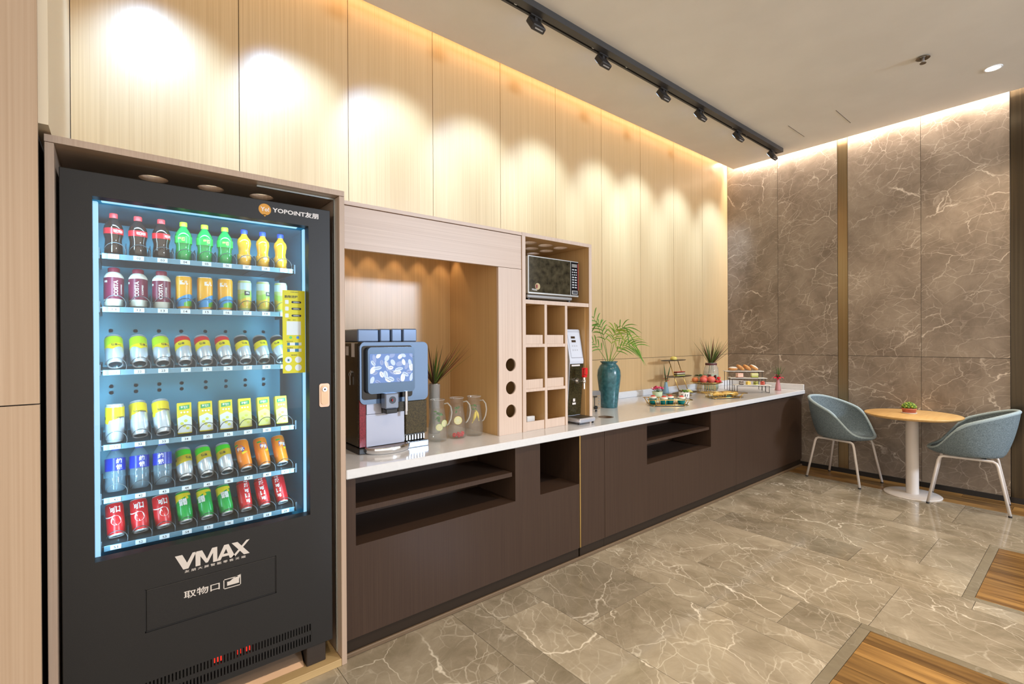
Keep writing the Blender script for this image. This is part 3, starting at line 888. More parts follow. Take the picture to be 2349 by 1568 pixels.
for x0, x1, z0, z1 in ((0.594, 0.655, 1.532, 1.594), (0.607, 0.657, 1.485, 1.498), (0.607, 0.657, 1.456, 1.470)): m_.box(x0, x1, ys - 0.001, ys - 0.0007, z0, z1)
for x, z in ((0.601, 1.420), (0.643, 1.420), (0.601, 1.384), (0.643, 1.384)):
    m_.at((x, ys - 0.0007, z), (PI / 2, 0, 0)); m_.cyl(0.0145, 0, 0.0003, 20)
m_.at()
for z in (1.681, 1.651, 1.620): m_.rbox(0.588, 0.603, z - 0.009, z + 0.009, 0.003, ys - 0.001, ys - 0.0007); text_front(m_, '选择商品', 0.636, z, 0.026, 0.0055, ys - 0.0013, 0.01)
m_.mat(3); m_.box(0.596, 0.607, ys - 0.001, ys - 0.0007, 1.485, 1.498); m_.box(0.596, 0.607, ys - 0.001, ys - 0.0007, 1.456, 1.470); m_.box(0.629, 0.645, ys - 0.0012, ys - 0.0008, 1.485, 1.498); m_.box(0.629, 0.645, ys - 0.0012, ys - 0.0008, 1.456, 1.470)
m_.box(0.597, 0.605, ys - 0.0014, ys - 0.001, 1.414, 1.424)
m_.mat(4); m_.at((0.611, ys - 0.0007, 1.521), (PI / 2, 0, 0)); m_.cyl(0.0065, 0, 0.0003, 16); m_.mat(5); m_.at((0.641, ys - 0.0007, 1.521), (PI / 2, 0, 0)); m_.cyl(0.0065, 0, 0.0003, 16)
m_.build('instruction_sticker', [mat('lime_yellow_sticker', (0.62, 0.60, 0.01), 0.5), TAGI, mat('sticker_white', (0.66, 0.76, 0.80), 0.5), mat('sticker_blue', (0.02, 0.16, 0.30), 0.5), mat('sticker_green', (0.1, 0.55, 0.15), 0.5), mat('sticker_pay_blue', (0.05, 0.25, 0.8), 0.5)], VM)['label'] = 'lime yellow instruction sticker on the glass'

# ---------------------------------------------------------------- drinks
RED = mat('cola_red', (0.62, 0.008, 0.018), 0.3); WHITEI = mat('white_ink', (0.80, 0.80, 0.80), 0.4)
SILVER = mat('can_aluminium', (0.62, 0.70, 0.78), 0.25, 0.45)
YEL = mat('lemon_yellow', (0.75, 0.62, 0.005), 0.3); LIME = mat('lime_green', (0.45, 0.68, 0.005), 0.3); INK = mat('dark_ink', (0.015, 0.02, 0.025), 0.5)
GREENC = mat('bright_green', (0.04, 0.62, 0.01), 0.3); GRN = mat('leaf_green', (0.0, 0.32, 0.05), 0.3); ORA = mat('orange_tin', (0.80, 0.22, 0.005), 0.3)
BLUEI = mat('royal_blue', (0.005, 0.03, 0.42), 0.3); MAROON = mat('maroon_label', (0.17, 0.008, 0.045), 0.35)
def wrap(mb, s, w, h, r, zc, a0=0.0, upright=False, bold=0.02):
    """lettering bent round a cylinder of radius r; a0 turns it away from the front"""
    vs, fs = fit_text(s, h if upright else w, w if upright else h, bold)
    if upright: vs = [(-b, a) for a, b in vs]
    mb.add([(r * math.sin(a / r + a0), -r * math.cos(a / r + a0), zc + b) for a, b in vs], fs)
def band(mb, r, zlo, zhi, a0=-PI, a1=PI, n=28):
    """a strip of print round a cylinder; zlo and zhi may follow the angle"""
    lo = zlo if callable(zlo) else (lambda a: zlo); hi = zhi if callable(zhi) else (lambda a: zhi)
    def fn(u, v):
        a = a0 + (a1 - a0) * u
        return (r * math.sin(a), -r * math.cos(a), lo(a) + (hi(a) - lo(a)) * v)
    mb.grid(fn, n, 1)
def can_meshes(L, r, body, prints):
    b = MB(); b.lathe([(r * 0.86, 0.005), (r, 0.013), (r, L - 0.010), (r * 0.90, L - 0.002)], 28, caps=False)
    e = MB(); e.lathe([(r * 0.70, 0.003), (r * 0.76, 0.0), (r * 0.84, -0.001), (r * 0.88, 0.006)], 28, caps=False)
    e.mat(1); e.lathe([(0.0, 0.014), (r * 0.40, 0.012), (r * 0.62, 0.007), (r * 0.70, 0.003)], 28, caps=False); e.mat(0)
    e.lathe([(r * 0.90, L - 0.003), (r * 0.92, L), (r * 0.86, L), (r * 0.84, L - 0.004), (0.0, L - 0.004)], 28, caps=False)
    p = MB(); mats = prints(p, L, r + 0.0003)
    return [('body', b.data('body', body)), ('rims', e.data('rims', [mat('bright_rim', (0.85, 0.90, 0.95), 0.2, 0.35), mat('shaded_dome', (0.10, 0.26, 0.36), 0.15, 0.8)])), ('print', p.data('print', mats))]  # dome is the rim's metal with the recess shade painted in
def can_schweppes(top, bandc, ink='怡泉'):
    def pr(p, L, r):
        band(p, r, L * 0.70, L - 0.0105); p.mat(1)
        band(p, r + 0.0002, lambda a: L * (0.50 + 0.07 * math.sin(a)), lambda a: L * (0.74 + 0.05 * math.sin(a))); p.mat(2)
        wrap(p, ink, 0.024, 0.012, r + 0.0005, L * 0.63, 0.1); wrap(p, ink, 0.024, 0.012, r + 0.0005, L * 0.61, -1.9)
        return [top, bandc, INK]
    return can_meshes(0.134, 0.0292, SILVER, pr)
def can_lime(p, L, r):
    band(p, r, L * 0.62, L - 0.0105); p.mat(1); band(p, r + 0.0002, lambda a: L * (0.43 + 0.12 * abs(math.sin(a * 1.5 + 0.4))), lambda a: L * (0.66 + 0.05 * math.sin(a))); p.mat(2)
    wrap(p, '怡泉+C', 0.034, 0.012, r + 0.0005, L * 0.60, 0.2)
    return [LIME, YEL, INK]
def can_yellow(p, L, r):
    band(p, r, lambda a: L * (0.52 + 0.10 * (1 if math.sin(a + 0.9) > 0 else 0) + 0.04 * math.sin(a * 2)), L - 0.0105, n=40); p.mat(1)
    wrap(p, 'Schweppes', 0.046, 0.012, r + 0.0004, L * 0.66, 0.25); wrap(p, '怡泉', 0.02, 0.012, r + 0.0004, L * 0.64, -1.6)
    return [YEL, INK]
def can_red(p, L, r):
    wrap(p, '可口', 0.034, 0.026, r, L * 0.78, -0.1, bold=0.05); p.mat(0)
    p.at(); vs = [(0.017 * math.cos(2 * PI * i / 20), 0.019 * math.sin(2 * PI * i / 20)) for i in range(20)]
    p.add([(r * math.sin(a / r - 0.1), -r * math.cos(a / r - 0.1), L * 0.44 + b) for a, b in vs], [tuple(range(20))])
    wrap(p, '可乐', 0.03, 0.02, r, L * 0.80, 2.0, bold=0.05)
    band(p, r, lambda a: L * (0.60 + 0.05 * math.sin(a * 2)), lambda a: L * (0.63 + 0.05 * math.sin(a * 2)), -1.6, -0.2, 10)
    p.mat(1); wrap(p, '王者', 0.02, 0.009, r + 0.0003, L * 0.44, -0.1); p.mat(0)
    return [WHITEI, RED]
def can_red_tall(p, L, r):
    wrap(p, '可口可乐', 0.075, 0.026, r, L * 0.48, 0.0, upright=False, bold=0.05) if False else None
    for i, ch in enumerate('乐可口可'):
        wrap(p, ch, 0.021, 0.021, r, L * 0.80 - i * 0.0235, 0.0, bold=0.06)
    p.mat(1); band(p, r, L * 0.90, L - 0.0105); p.mat(0); wrap(p, '零度', 0.018, 0.006, r + 0.0004, L * 0.925, 0.0)
    return [WHITEI, INK]
def can_sprite(p, L, r):
    band(p, r, lambda a: L * (0.74 + 0.10 * math.sin(a + 0.3)), L - 0.0105); p.mat(1)
    wrap(p, '雪碧', 0.030, 0.030, r + 0.0003, L * 0.63, -0.1, bold=0.05); p.mat(0)
    vs = [(0.006 * math.cos(2 * PI * i / 14), 0.006 * math.sin(2 * PI * i / 14)) for i in range(14)]
    p.add([((r + .0004) * math.sin(a / r + 0.5), -(r + .0004) * math.cos(a / r + 0.5), L * 0.76 + b) for a, b in vs], [tuple(range(14))])
    return [YEL, WHITEI]
def can_orange(p, L, r):
    vs = [(0.017 * math.cos(2 * PI * i / 20) * (1 + 0.12 * math.cos(5 * 2 * PI * i / 20)), 0.017 * math.sin(2 * PI * i / 20)) for i in range(20)]
    p.add([(r * math.sin(a / r), -r * math.cos(a / r), L * 0.66 + b) for a, b in vs], [tuple(range(20))]); p.mat(1)
    wrap(p, '芬达', 0.030, 0.017, r + 0.0004, L * 0.66, 0.0, bold=0.04); p.mat(2)
    band(p, r, L * 0.80, L * 0.85, -0.9, -0.25, 6); p.mat(3); band(p, r, lambda a: L * (0.46 + 0.08 * a), L * 0.56, 0.15, 0.95, 6)
    return [BLUEI, WHITEI, GRN, YEL]
def can_juice_orange(p, L, r):
    wrap(p, '酷儿', 0.030, 0.018, r, L * 0.80, 0.0, bold=0.05); p.mat(1)
    band(p, r, lambda a: L * (0.10 + 0.03 * math.sin(a)), lambda a: L * (0.36 + 0.10 * math.sin(1.3 * a + 0.6)), -1.9, 1.9); p.mat(2)
    band(p, r + 0.0002, 0.0135, lambda a: L * (0.20 + 0.06 * math.sin(2 * a)), 0.0, 1.9, 12)
    return [WHITEI, mat('sky_blue_print', (0.03, 0.28, 0.62), 0.3), mat('meadow_green_print', (0.12, 0.52, 0.03), 0.3)]
def can_juice_teal(p, L, r):
    band(p, r, L * 0.70, L - 0.0105); p.mat(1); band(p, r, lambda a: L * (0.42 + 0.05 * math.sin(2 * a)), lambda a: L * (0.60 + 0.05 * math.sin(2 * a)), -2.0, 2.0); p.mat(2)
    band(p, r + 0.0002, L * 0.52, L * 0.66, 0.1, 1.0, 6); p.mat(3); band(p, r + 0.0001, 0.0135, lambda a: L * (0.42 + 0.05 * math.sin(2 * a)), -2.0, 2.0); p.mat(4)
    vs = [(0.013 * math.cos(2 * PI * i / 16), 0.016 * math.sin(2 * PI * i / 16)) for i in range(16)]
    p.add([((r + .0005) * math.sin(a / r + 0.2), -(r + .0005) * math.cos(a / r + 0.2), L * 0.27 + b) for a, b in vs], [tuple(range(16))]); p.mat(5)
    wrap(p, '果粒', 0.014, 0.008, r + 0.0006, L * 0.60, 0.55)
    return [mat('pale_sky_print', (0.45, 0.66, 0.76), 0.3), mat('soft_green_print', (0.30, 0.55, 0.08), 0.3), INK, mat('mustard_print', (0.60, 0.48, 0.03), 0.3), mat('orange_fruit_print', (0.85, 0.32, 0.02), 0.3), WHITEI]
def bottle(prof, liquid, capc, labelz, labelm, letters, capz, capr=0.0135):
    b = MB(); b.lathe(prof, 28, caps=True)
    k = MB(); k.lathe([(capr, capz), (capr, capz + 0.016), (capr * 0.9, capz + 0.0185), (0, capz + 0.0185)], 20, caps=False)
    out = [('body', b.data('body', liquid)), ('cap', k.data('cap', capc))]
    if labelz:
        l = MB(); R = max(p[0] for p in prof if labelz[0] - 0.02 <= p[1] <= labelz[1] + 0.02) + 0.0006
        l.lathe([(R, labelz[0]), (R, labelz[1])], 28, caps=False); mats = [labelm]
        if letters:
            l.mat(1); mats.append(letters[1])
            for (s, w, h, z, a, up) in letters[0]: wrap(l, s, w, h, R + 0.0004, z, a, up, 0.03)
        out.append(('label_sleeve', l.data('label_sleeve', mats)))
    return out
COLA = [(0.024, 0.0), (0.0285, 0.006), (0.0285, 0.03), (0.0265, 0.055), (0.0265, 0.062), (0.0305, 0.080), (0.0305, 0.104), (0.028, 0.116), (0.019, 0.132), (0.0125, 0.142), (0.0125, 0.152)]
cola_liq = mat('cola_liquid', (0.018, 0.006, 0.004), 0.08, coat=0.5); green_pet = mat('green_bottle', (0.005, 0.30, 0.06), 0.08, coat=0.5); orange_liq = mat('orange_drink', (0.75, 0.36, 0.01), 0.12, coat=0.5)
WATER_PET = clear('clear_bottle_plastic', (0.80, 0.92, 0.98), 0.05, 0.16, (0.55, 0.78, 0.95))
FANTA = [(0.022, 0.0), (0.027, 0.006), (0.0275, 0.03), (0.0245, 0.052), (0.0225, 0.066), (0.025, 0.086), (0.0285, 0.104), (0.026, 0.120), (0.015, 0.134), (0.0115, 0.142), (0.0115, 0.152)]
COSTA = [(0.0255, 0.0), (0.0295, 0.005), (0.0295, 0.022), (0.0310, 0.024), (0.0310, 0.116), (0.0298, 0.121), (0.0235, 0.132), (0.0185, 0.135), (0.0185, 0.140)]
WATERB = [(0.024, 0.0), (0.0315, 0.010), (0.0322, 0.03), (0.0305, 0.045), (0.0322, 0.06), (0.031, 0.085), (0.0322, 0.118), (0.0275, 0.138), (0.016, 0.156), (0.012, 0.163), (0.012, 0.170)]
cap_red = mat('red_cap', (0.80, 0.05, 0.06), 0.4); cap_lime = mat('lime_cap', (0.55, 0.80, 0.02), 0.4); cap_blue = mat('blue_cap', (0.01, 0.06, 0.75), 0.4); cap_mar = mat('maroon_cap', (0.22, 0.01, 0.04), 0.4)
def costa():
    out = bottle(COSTA, mat('milk_white_bottle', (0.78, 0.82, 0.74), 0.3), cap_mar, (0.026, 0.112), MAROON, ([('COSTA', 0.014, 0.064, 0.068, 0.25, True), ('COFFEE', 0.006, 0.04, 0.066, 0.85, True), ('咖啡', 0.012, 0.010, 0.095, -0.8, False)], WHITEI), 0.136, 0.0190)
    return out
def carton(top, pic, words):
    w, d, h = 0.0255, 0.0165, 0.130
    b = MB(); b.bbox(-w, w, -d, d, 0, h, 0.002)
    p = MB(); y = -d - 0.0004
    p.add([(-w + .001, y, 0.004), (w - .001, y, 0.004), (w - .001, y, h * 0.50), (0.004, y, h * 0.60), (-w + .001, y, h * 0.50)], [(0, 1, 2, 3, 4)]); p.mat(1)
    y2 = y - 0.0004
    p.add([(-0.018, y2, h * 0.76), (0.018, y2, h * 0.79), (0.018, y2, h * 0.92), (-0.018, y2, h * 0.89)], [(0, 1, 2, 3)]); p.mat(2)
    text_front(p, words, 0, h * 0.84, 0.026, 0.011, y2 - 0.0004, 0.03)
    for i in range(3): text_front(p, '●', -0.011 + i * 0.011, h * 0.68, 0.007, 0.007, y2, 0)
    p.mat(3)
    for i in range(4):
        a = i * 1.7; vs = [(0.0065 * math.cos(2 * PI * j / 12) + 0.010 * math.cos(a), 0.006 * math.sin(2 * PI * j / 12) + h * (0.16 + 0.08 * i)) for j in range(12)]
        p.add([(x, y2, z) for x, z in vs], [tuple(range(12))])
    return [('body', b.data('body', top)), ('print', p.data('print', [pic, mat('tea_green', (0.01, 0.36, 0.10), 0.4), WHITEI, mat('blossom_print', (0.62, 0.66, 0.10), 0.4)]))]

def stock(name, cat, label, meshes, row, cols, lean=0.0, y=2.456, group=None, dz=0.0, leans=None, r=0.026):
    for k, cidx in enumerate(cols):
        th = math.radians((leans[k] if leans else lean))
        slot = ('%d%d' % (row, cidx + 1)) if row else '0%d' % (cidx + 1)
        z = ROWZ[row] + (0.0120 if th > 0.3 else 0.0100) + r * 0.86 * math.sin(th) + dz
        pos = ('leftmost of three: ', 'middle of three: ', 'rightmost of three: ')[k]
        o = thing(name, '%s%s above number tag %s' % (pos, label, slot), cat, (COLX[cidx] + (0.003 if th > 0.3 else 0.0), y, z), rot=(-th, 0, random.uniform(-0.5, 0.5) if cat != 'carton' else random.uniform(-0.06, 0.06)), group=group)
        # turn first, then lean
        o.rotation_mode = 'XYZ'
        R = Matrix.Rotation(-random.uniform(0.03, 0.10) if th > 0.3 else 0.0, 3, 'Y') @ Matrix.Rotation(-th, 3, 'X') @ Matrix.Rotation(o.rotation_euler.z, 3, 'Z')
        o.rotation_euler = R.to_euler()
        for nm, me in meshes: place(nm, me, o)
stock('cola_bottle', 'bottle', 'dark cola bottle with red label and red cap', bottle(COLA, cola_liq, cap_red, (0.082, 0.104), RED, ([('可口可乐', 0.034, 0.012, 0.093, 0.7, False)], WHITEI), 0.146), 0, (0, 1, 2), group='cola bottles on the top shelf')
stock('lime_soda_bottle', 'bottle', 'green soda bottle with lime cap', bottle(COLA, green_pet, cap_lime, (0.074, 0.104), mat('green_label', (0.02, 0.50, 0.07), 0.3), ([('雪碧', 0.026, 0.016, 0.090, 0.1, False)], mat('lime_print', (0.6, 0.85, 0.2), 0.4)), 0.146), 0, (3, 4, 5), group='green bottles on the top shelf')
stock('orange_soda_bottle', 'bottle', 'orange drink bottle with blue cap', bottle(FANTA, orange_liq, cap_blue, (0.030, 0.052), mat('orange_label', (0.85, 0.40, 0.02), 0.3), ([('芬达', 0.02, 0.010, 0.041, 0.2, False)], WHITEI), 0.146), 0, (6, 7, 8), group='orange bottles on the top shelf')
stock('coffee_bottle', 'bottle', 'maroon and white coffee bottle', costa(), 1, (0, 1, 2), leans=(8, 8, 2), group='maroon coffee bottles')
stock('juice_can', 'can', 'orange juice can with blue and green print', can_meshes(0.140, 0.0290, mat('amber_tin', (0.80, 0.40, 0.01), 0.3), can_juice_orange), 1, (3, 4, 5), group='orange juice cans')
stock('juice_can', 'can', 'pale juice can with fruit print', can_meshes(0.138, 0.0272, mat('pale_green_tin', (0.42, 0.56, 0.22), 0.3), can_juice_teal), 1, (6, 7, 8), group='pale juice cans')
stock('soda_can', 'can', 'leaning lime and yellow soda can', can_meshes(0.134, 0.0294, SILVER, can_lime), 2, (0, 1, 2), lean=38, group='lime soda cans')
stock('soda_can', 'can', 'leaning red topped soda can with yellow band', can_schweppes(RED, YEL), 2, (3, 4, 5), lean=38, group='red topped soda cans')
stock('soda_can', 'can', 'leaning black topped soda can with yellow band', can_schweppes(mat('black_tin', (0.03, 0.025, 0.022), 0.3), YEL), 2, (6, 7, 8), lean=38, group='black topped soda cans')
stock('tonic_can', 'can', 'yellow and silver tonic can', can_meshes(0.146, 0.0298, SILVER, can_yellow), 3, (0, 1, 2), leans=(2, 30, 30), group='yellow tonic cans')
stock('drink_carton', 'carton', 'yellow and white flower tea carton', carton(mat('carton_yellow', (0.72, 0.60, 0.01), 0.4), mat('carton_white', (0.66, 0.74, 0.76), 0.4), '菊花茶'), 3, (3, 4, 5), leans=(14, 16, 12), group='flower tea cartons', r=0.015)
stock('drink_carton', 'carton', 'yellow lemon tea carton with green ribbon', carton(mat('carton_lemon', (0.75, 0.70, 0.03), 0.4), mat('carton_pale_lemon', (0.66, 0.68, 0.25), 0.4), '柠檬茶'), 3, (6, 7, 8), leans=(14, 12, 12), group='lemon tea cartons', r=0.015)
stock('water_bottle', 'bottle', 'clear water bottle with blue label', bottle(WATERB, WATER_PET, cap_blue, (0.080, 0.128), BLUEI, ([('纯', 0.020, 0.020, 0.116, 0.0, False), ('悦', 0.020, 0.020, 0.093, 0.0, False)], WHITEI), 0.160, 0.0128), 4, (0, 1, 2), lean=13, group='clear water bottles', y=2.462)
stock('soda_can', 'can', 'leaning green topped soda can with mustard band', can_schweppes(GREENC, mat('mustard_tin', (0.55, 0.42, 0.01), 0.3)), 4, (3, 4, 5), lean=38, group='green topped soda cans')
stock('orange_soda_can', 'can', 'leaning slim orange soda can', can_meshes(0.138, 0.0285, ORA, can_orange), 4, (6, 7, 8), lean=32, group='orange soda cans')
stock('cola_can', 'can', 'leaning red cola can with white writing', can_meshes(0.128, 0.0290, RED, can_red), 5, (0, 1, 2), lean=27, group='red cola cans')
stock('lime_soda_can', 'can', 'leaning green and yellow lemon soda can', can_meshes(0.128, 0.0275, mat('metallic_green_tin', (0.0, 0.36, 0.06), 0.22), can_sprite), 5, (3, 4, 5), lean=30, group='green lemon soda cans')
stock('cola_can', 'can', 'leaning slim red cola can with black top', can_meshes(0.132, 0.0268, RED, can_red_tall), 5, (6, 7, 8), lean=30, group='slim red cola cans')

# ---------------------------------------------------------------- coffee machine
CT = 0.9005
O = (1.19, 2.55, CT)
t = thing('coffee_machine', 'tall black and blue touchscreen coffee machine in the niche', 'coffee machine', O)
BLUEG = mat('daylight_tinted_panel', (0.16, 0.25, 0.42), 0.10, 0.75); BLUES = mat('blue_grey_screen_bezel', (0.10, 0.17, 0.28), 0.22, 0.3)  # upper panel: blue daylight reflection is put into the metal colour
m_ = MB(O); m_.bbox(0.990, 1.395, 2.49, 2.86, CT, 0.932, 0.004); m_.build('base', BLACK, t)
m_ = MB(O); m_.bbox(0.994, 1.395, 2.505, 2.86, 0.9325, 1.498, 0.008); m_.build('body', noisy('speckled_black', (0.010, 0.009, 0.008), (0.05, 0.04, 0.02), (160, 160, 160), 0.25), t)
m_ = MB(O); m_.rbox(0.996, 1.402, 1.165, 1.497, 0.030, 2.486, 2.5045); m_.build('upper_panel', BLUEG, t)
m_ = MB(O); m_.rbox(1.006, 1.300, 1.19, 1.478, 0.016, 2.482, 2.4855); m_.build('panel_recess', BLACKG, t)
m_ = MB(O); m_.rbox(1.026, 1.300, 1.222, 1.470, 0.022, 2.452, 2.4815); scr = m_.build('screen_housing', BLUES, t)
m_ = MB(O); m_.box(1.036, 1.286, 2.4505, 2.4517, 1.279, 1.434)
m_.build('display', emit('blue_display', (0.20, 0.34, 0.75), 0.75), scr)
m_ = MB(O); random.seed(3)
for k in range(35):
    bx, bz, a = 1.054 + 0.0365 * (k % 7) + random.uniform(-0.012, 0.012), 1.294 + 0.031 * (k // 7) + random.uniform(-0.010, 0.010), random.uniform(0, PI)
    L_, W_ = random.uniform(0.014, 0.026), random.uniform(0.008, 0.014)
    vs = []
    for i in range(14):
        u = 2 * PI * i / 14; p_, q_ = L_ * math.cos(u), W_ * math.sin(u)
        vs.append((min(1.285, max(1.037, bx + p_ * math.cos(a) - q_ * math.sin(a))), 2.4500 - 0.00003 * k, min(1.433, max(1.280, bz + p_ * math.sin(a) + q_ * math.cos(a)))))
    m_.mat(k % 3); m_.add(vs, [tuple(range(14))])
    m_.mat(3); m_.add([(bx - L_ * 0.7 * math.cos(a), 2.4493, bz - L_ * 0.7 * math.sin(a)), (bx + L_ * 0.7 * math.cos(a), 2.4493, bz + L_ * 0.7 * math.sin(a)), (bx + L_ * 0.7 * math.cos(a) + 0.001, 2.4493, bz + L_ * 0.7 * math.sin(a) + 0.002), (bx - L_ * 0.7 * math.cos(a) + 0.001, 2.4493, bz - L_ * 0.7 * math.sin(a) + 0.002)], [(0, 1, 2, 3)])
o = m_.build('display_picture', [emit('bean_pale', (0.62, 0.74, 1.0), 0.95), emit('bean_mid', (0.36, 0.46, 0.78), 0.85), emit('bean_white', (0.85, 0.92, 1.0), 1.0), emit('bean_crease', (0.12, 0.16, 0.36), 0.7)], scr); o['kind'] = 'stuff'; o['label'] = 'coffee beans shown on the screen'
m_ = MB(O); m_.bbox(1.110, 1.190, 2.425, 2.4815, 1.138, 1.2215, 0.006); m_.mat(1); m_.bbox(1.116, 1.184, 2.43, 2.48, 1.112, 1.1375, 0.004); sp = m_.build('coffee_spout', [mat('blue_grey_spout', (0.22, 0.26, 0.34), 0.25, 0.5), BLACK], t)
m_ = MB(O); m_.at((1.152, 2.4248, 1.185), (PI / 2, 0, 0)); m_.cyl(0.020, 0, 0.001, 24); m_.mat(1); m_.at((1.152, 2.4236, 1.185), (PI / 2, 0, 0.9)); m_.ell(0.014, 0.008, 0.0006, 14, 4)
m_.build('leaf_mark', [mat('mark_grey', (0.05, 0.06, 0.08), 0.3), mat('mark_red', (0.8, 0.03, 0.03), 0.4)], sp)
m_ = MB(O); m_.at((1.245, 2.45, 0)); m_.cyl(0.010, 1.115, 1.225, 16); m_.cyl(0.0075, 1.095, 1.115, 12); m_.build('water_spout', STEEL, t)
m_ = MB(O); m_.box(1.033, 1.254, 2.494, 2.5045, 0.936, 1.108); m_.build('splash_plate', mat('satin_steel', (0.42, 0.43, 0.50), 0.5, 0.6), t)
m_ = MB(O); m_.box(1.036, 1.12, 2.4965, 2.5045, 1.11, 1.20); m_.build('side_plate', mat('satin_steel', (0.62, 0.63, 0.68)), t)
m_ = MB(O); m_.box(0.997, 1.031, 2.496, 2.5045, 0.938, 1.19); m_.build('accent_strip', noisy('speckled_maroon', (0.10, 0.005, 0.015), (0.30, 0.02, 0.04), (260, 260, 260), 0.2), t)
m_ = MB(O); m_.bbox(1.262, 1.398, 2.493, 2.5045, 0.975, 1.163, 0.003); m_.build('lower_panel', noisy('speckled_bronze_black', (0.015, 0.012, 0.006), (0.075, 0.055, 0.02), (200, 200, 200), 0.12), t)
m_ = MB(O); m_.bbox(1.262, 1.395, 2.470, 2.4895, CT, 0.934, 0.003); m_.build('tray_apron', mat('blue_steel', (0.30, 0.38, 0.52), 0.2, 0.8), t)
for i in range(7):
    m_ = MB(O); m_.box(1.268 + i * 0.018, 1.276 + i * 0.018, 2.497, 2.502, 0.940, 0.968); m_.build('louvre', STEEL, t)
m_ = MB(O); m_.at((1.150, 2.4895, 0), (0, 0, 0), (1, 0.64, 1)); m_.lathe([(0.118, CT + 0.001), (0.128, 0.912), (0.130, 0.934), (0.124, 0.938), (0.120, 0.934)], 28, caps=False, a0=PI, a1=2 * PI)
m_.mat(1); m_.lathe([(0.0, 0.933), (0.1205, 0.933)], 28, caps=False, a0=PI, a1=2 * PI)
m_.build('drip_tray', [CHROME, mat('brown_drip_grille', (0.16, 0.10, 0.07), 0.4)], t)
for x0, x1 in ((1.030, 1.153), (1.160, 1.224), (1.231, 1.296), (1.303, 1.394)):
    m_ = MB(O); m_.bbox(x0, x1, 2.60, 2.84, 1.4985, 1.570 + (x0 - 1.03) * 0.02, 0.006); m_.build('hopper', mat('blue_smoked_hopper', (0.16, 0.23, 0.36), 0.18, 0.3), t)
m_ = MB(O); m_.at((0.9935, 2.60, 1.335), (0, -PI / 2, 0)); m_.cyl(0.009, 0, 0.006, 14); m_.at()
m_.tube([(0.985 , 2.60 + 0.012 * math.cos(a * PI / 6), 1.322 + 0.012 * math.sin(a * PI / 6)) for a in range(12)], 0.002, 6, closed=True); m_.box(0.984, 0.987, 2.597, 2.603, 1.265, 1.311); m_.build('key', STEEL, t)
for y, z, h, w in ((2.575, 1.455, 0.075, 0.022), (2.66, 1.45, 0.05, 0.02)):
    m_ = MB(O); m_.box(0.9930, 0.9938, y - w, y + w, z - h / 2, z + h / 2); m_.build('sticker', PACK, t)

# ---------------------------------------------------------------- water jugs with fruit
JG = clear('jug_glass', (0.97, 0.98, 0.98), 0.02, 0.03, (0.9, 0.9, 0.9), 1.45)
def jug(label, x, y, hd, tint):
    j = thing('water_jug', label, 'jug', (x, y, CT), group='glass jugs of fruit water')
    m_ = MB(); m_.lathe([(0.0, 0.002), (0.050, 0.0), (0.056, 0.010), (0.0575, 0.045), (0.054, 0.10), (0.046, 0.16), (0.0405, 0.20), (0.0405, 0.235), (0.0435, 0.248)], 32, caps=False)
    m_.build('body', JG, j)
    m_ = MB(); m_.tube([(0.0435 * math.cos(a), 0.0435 * math.sin(a), 0.248) for a in [2 * PI * i / 28 for i in range(28)]], 0.0018, 6, closed=True); m_.build('rim', clear('jug_rim', (0.9, 0.92, 0.92), 0.05, 0.25, (0.9, 0.9, 0.9)), j)
    m_ = MB(); c_, s_ = math.cos(hd), math.sin(hd)
    m_.tube([(r_ * c_, r_ * s_, z) for r_, z in ((0.041, 0.222), (0.062, 0.226), (0.080, 0.205), (0.086, 0.17), (0.080, 0.13), (0.066, 0.100), (0.0555, 0.092))], 0.0042, 8); m_.build('handle', clear('jug_handle', (0.85, 0.87, 0.86), 0.05, 0.35, (0.8, 0.78, 0.74)), j)
    m_ = MB(); m_.lathe([(0.0, 0.006), (0.048, 0.006), (0.0540, 0.012), (0.0555, 0.045), (0.052, 0.10), (0.044, 0.16), (0.0392, 0.190), (0.0, 0.190)], 28, caps=False); m_.build('water', clear('infused_water_' + label[:5].strip().replace(' ', '_'), tint, 0.02, 0.05, (0.85, 0.82, 0.78), 1.2), j)
    return j
hd = math.atan2(-0.62, 0.78)
J = ((1.500, 2.545), (1.640, 2.550), (1.768, 2.545))
jug('clear jug of water with mint and round lime slices, beside the coffee machine', *J[0], hd, (0.95, 0.96, 0.95))
jug('clear jug of water with lemon and red raspberries at the bottom', *J[1], hd, (0.98, 0.93, 0.91))
jug('clear jug of water with yellow lemon wedges, beside the pierced post', *J[2], math.atan2(-0.85, 0.5), (0.97, 0.95, 0.90))
LEMON = mat('lemon_flesh', (0.80, 0.72, 0.30), 0.4); RIND = mat('lemon_rind', (0.85, 0.62, 0.02), 0.4); LIMER = mat('lime_rind', (0.45, 0.60, 0.12), 0.4); MINT = mat('mint_leaf', (0.04, 0.27, 0.02), 0.5)
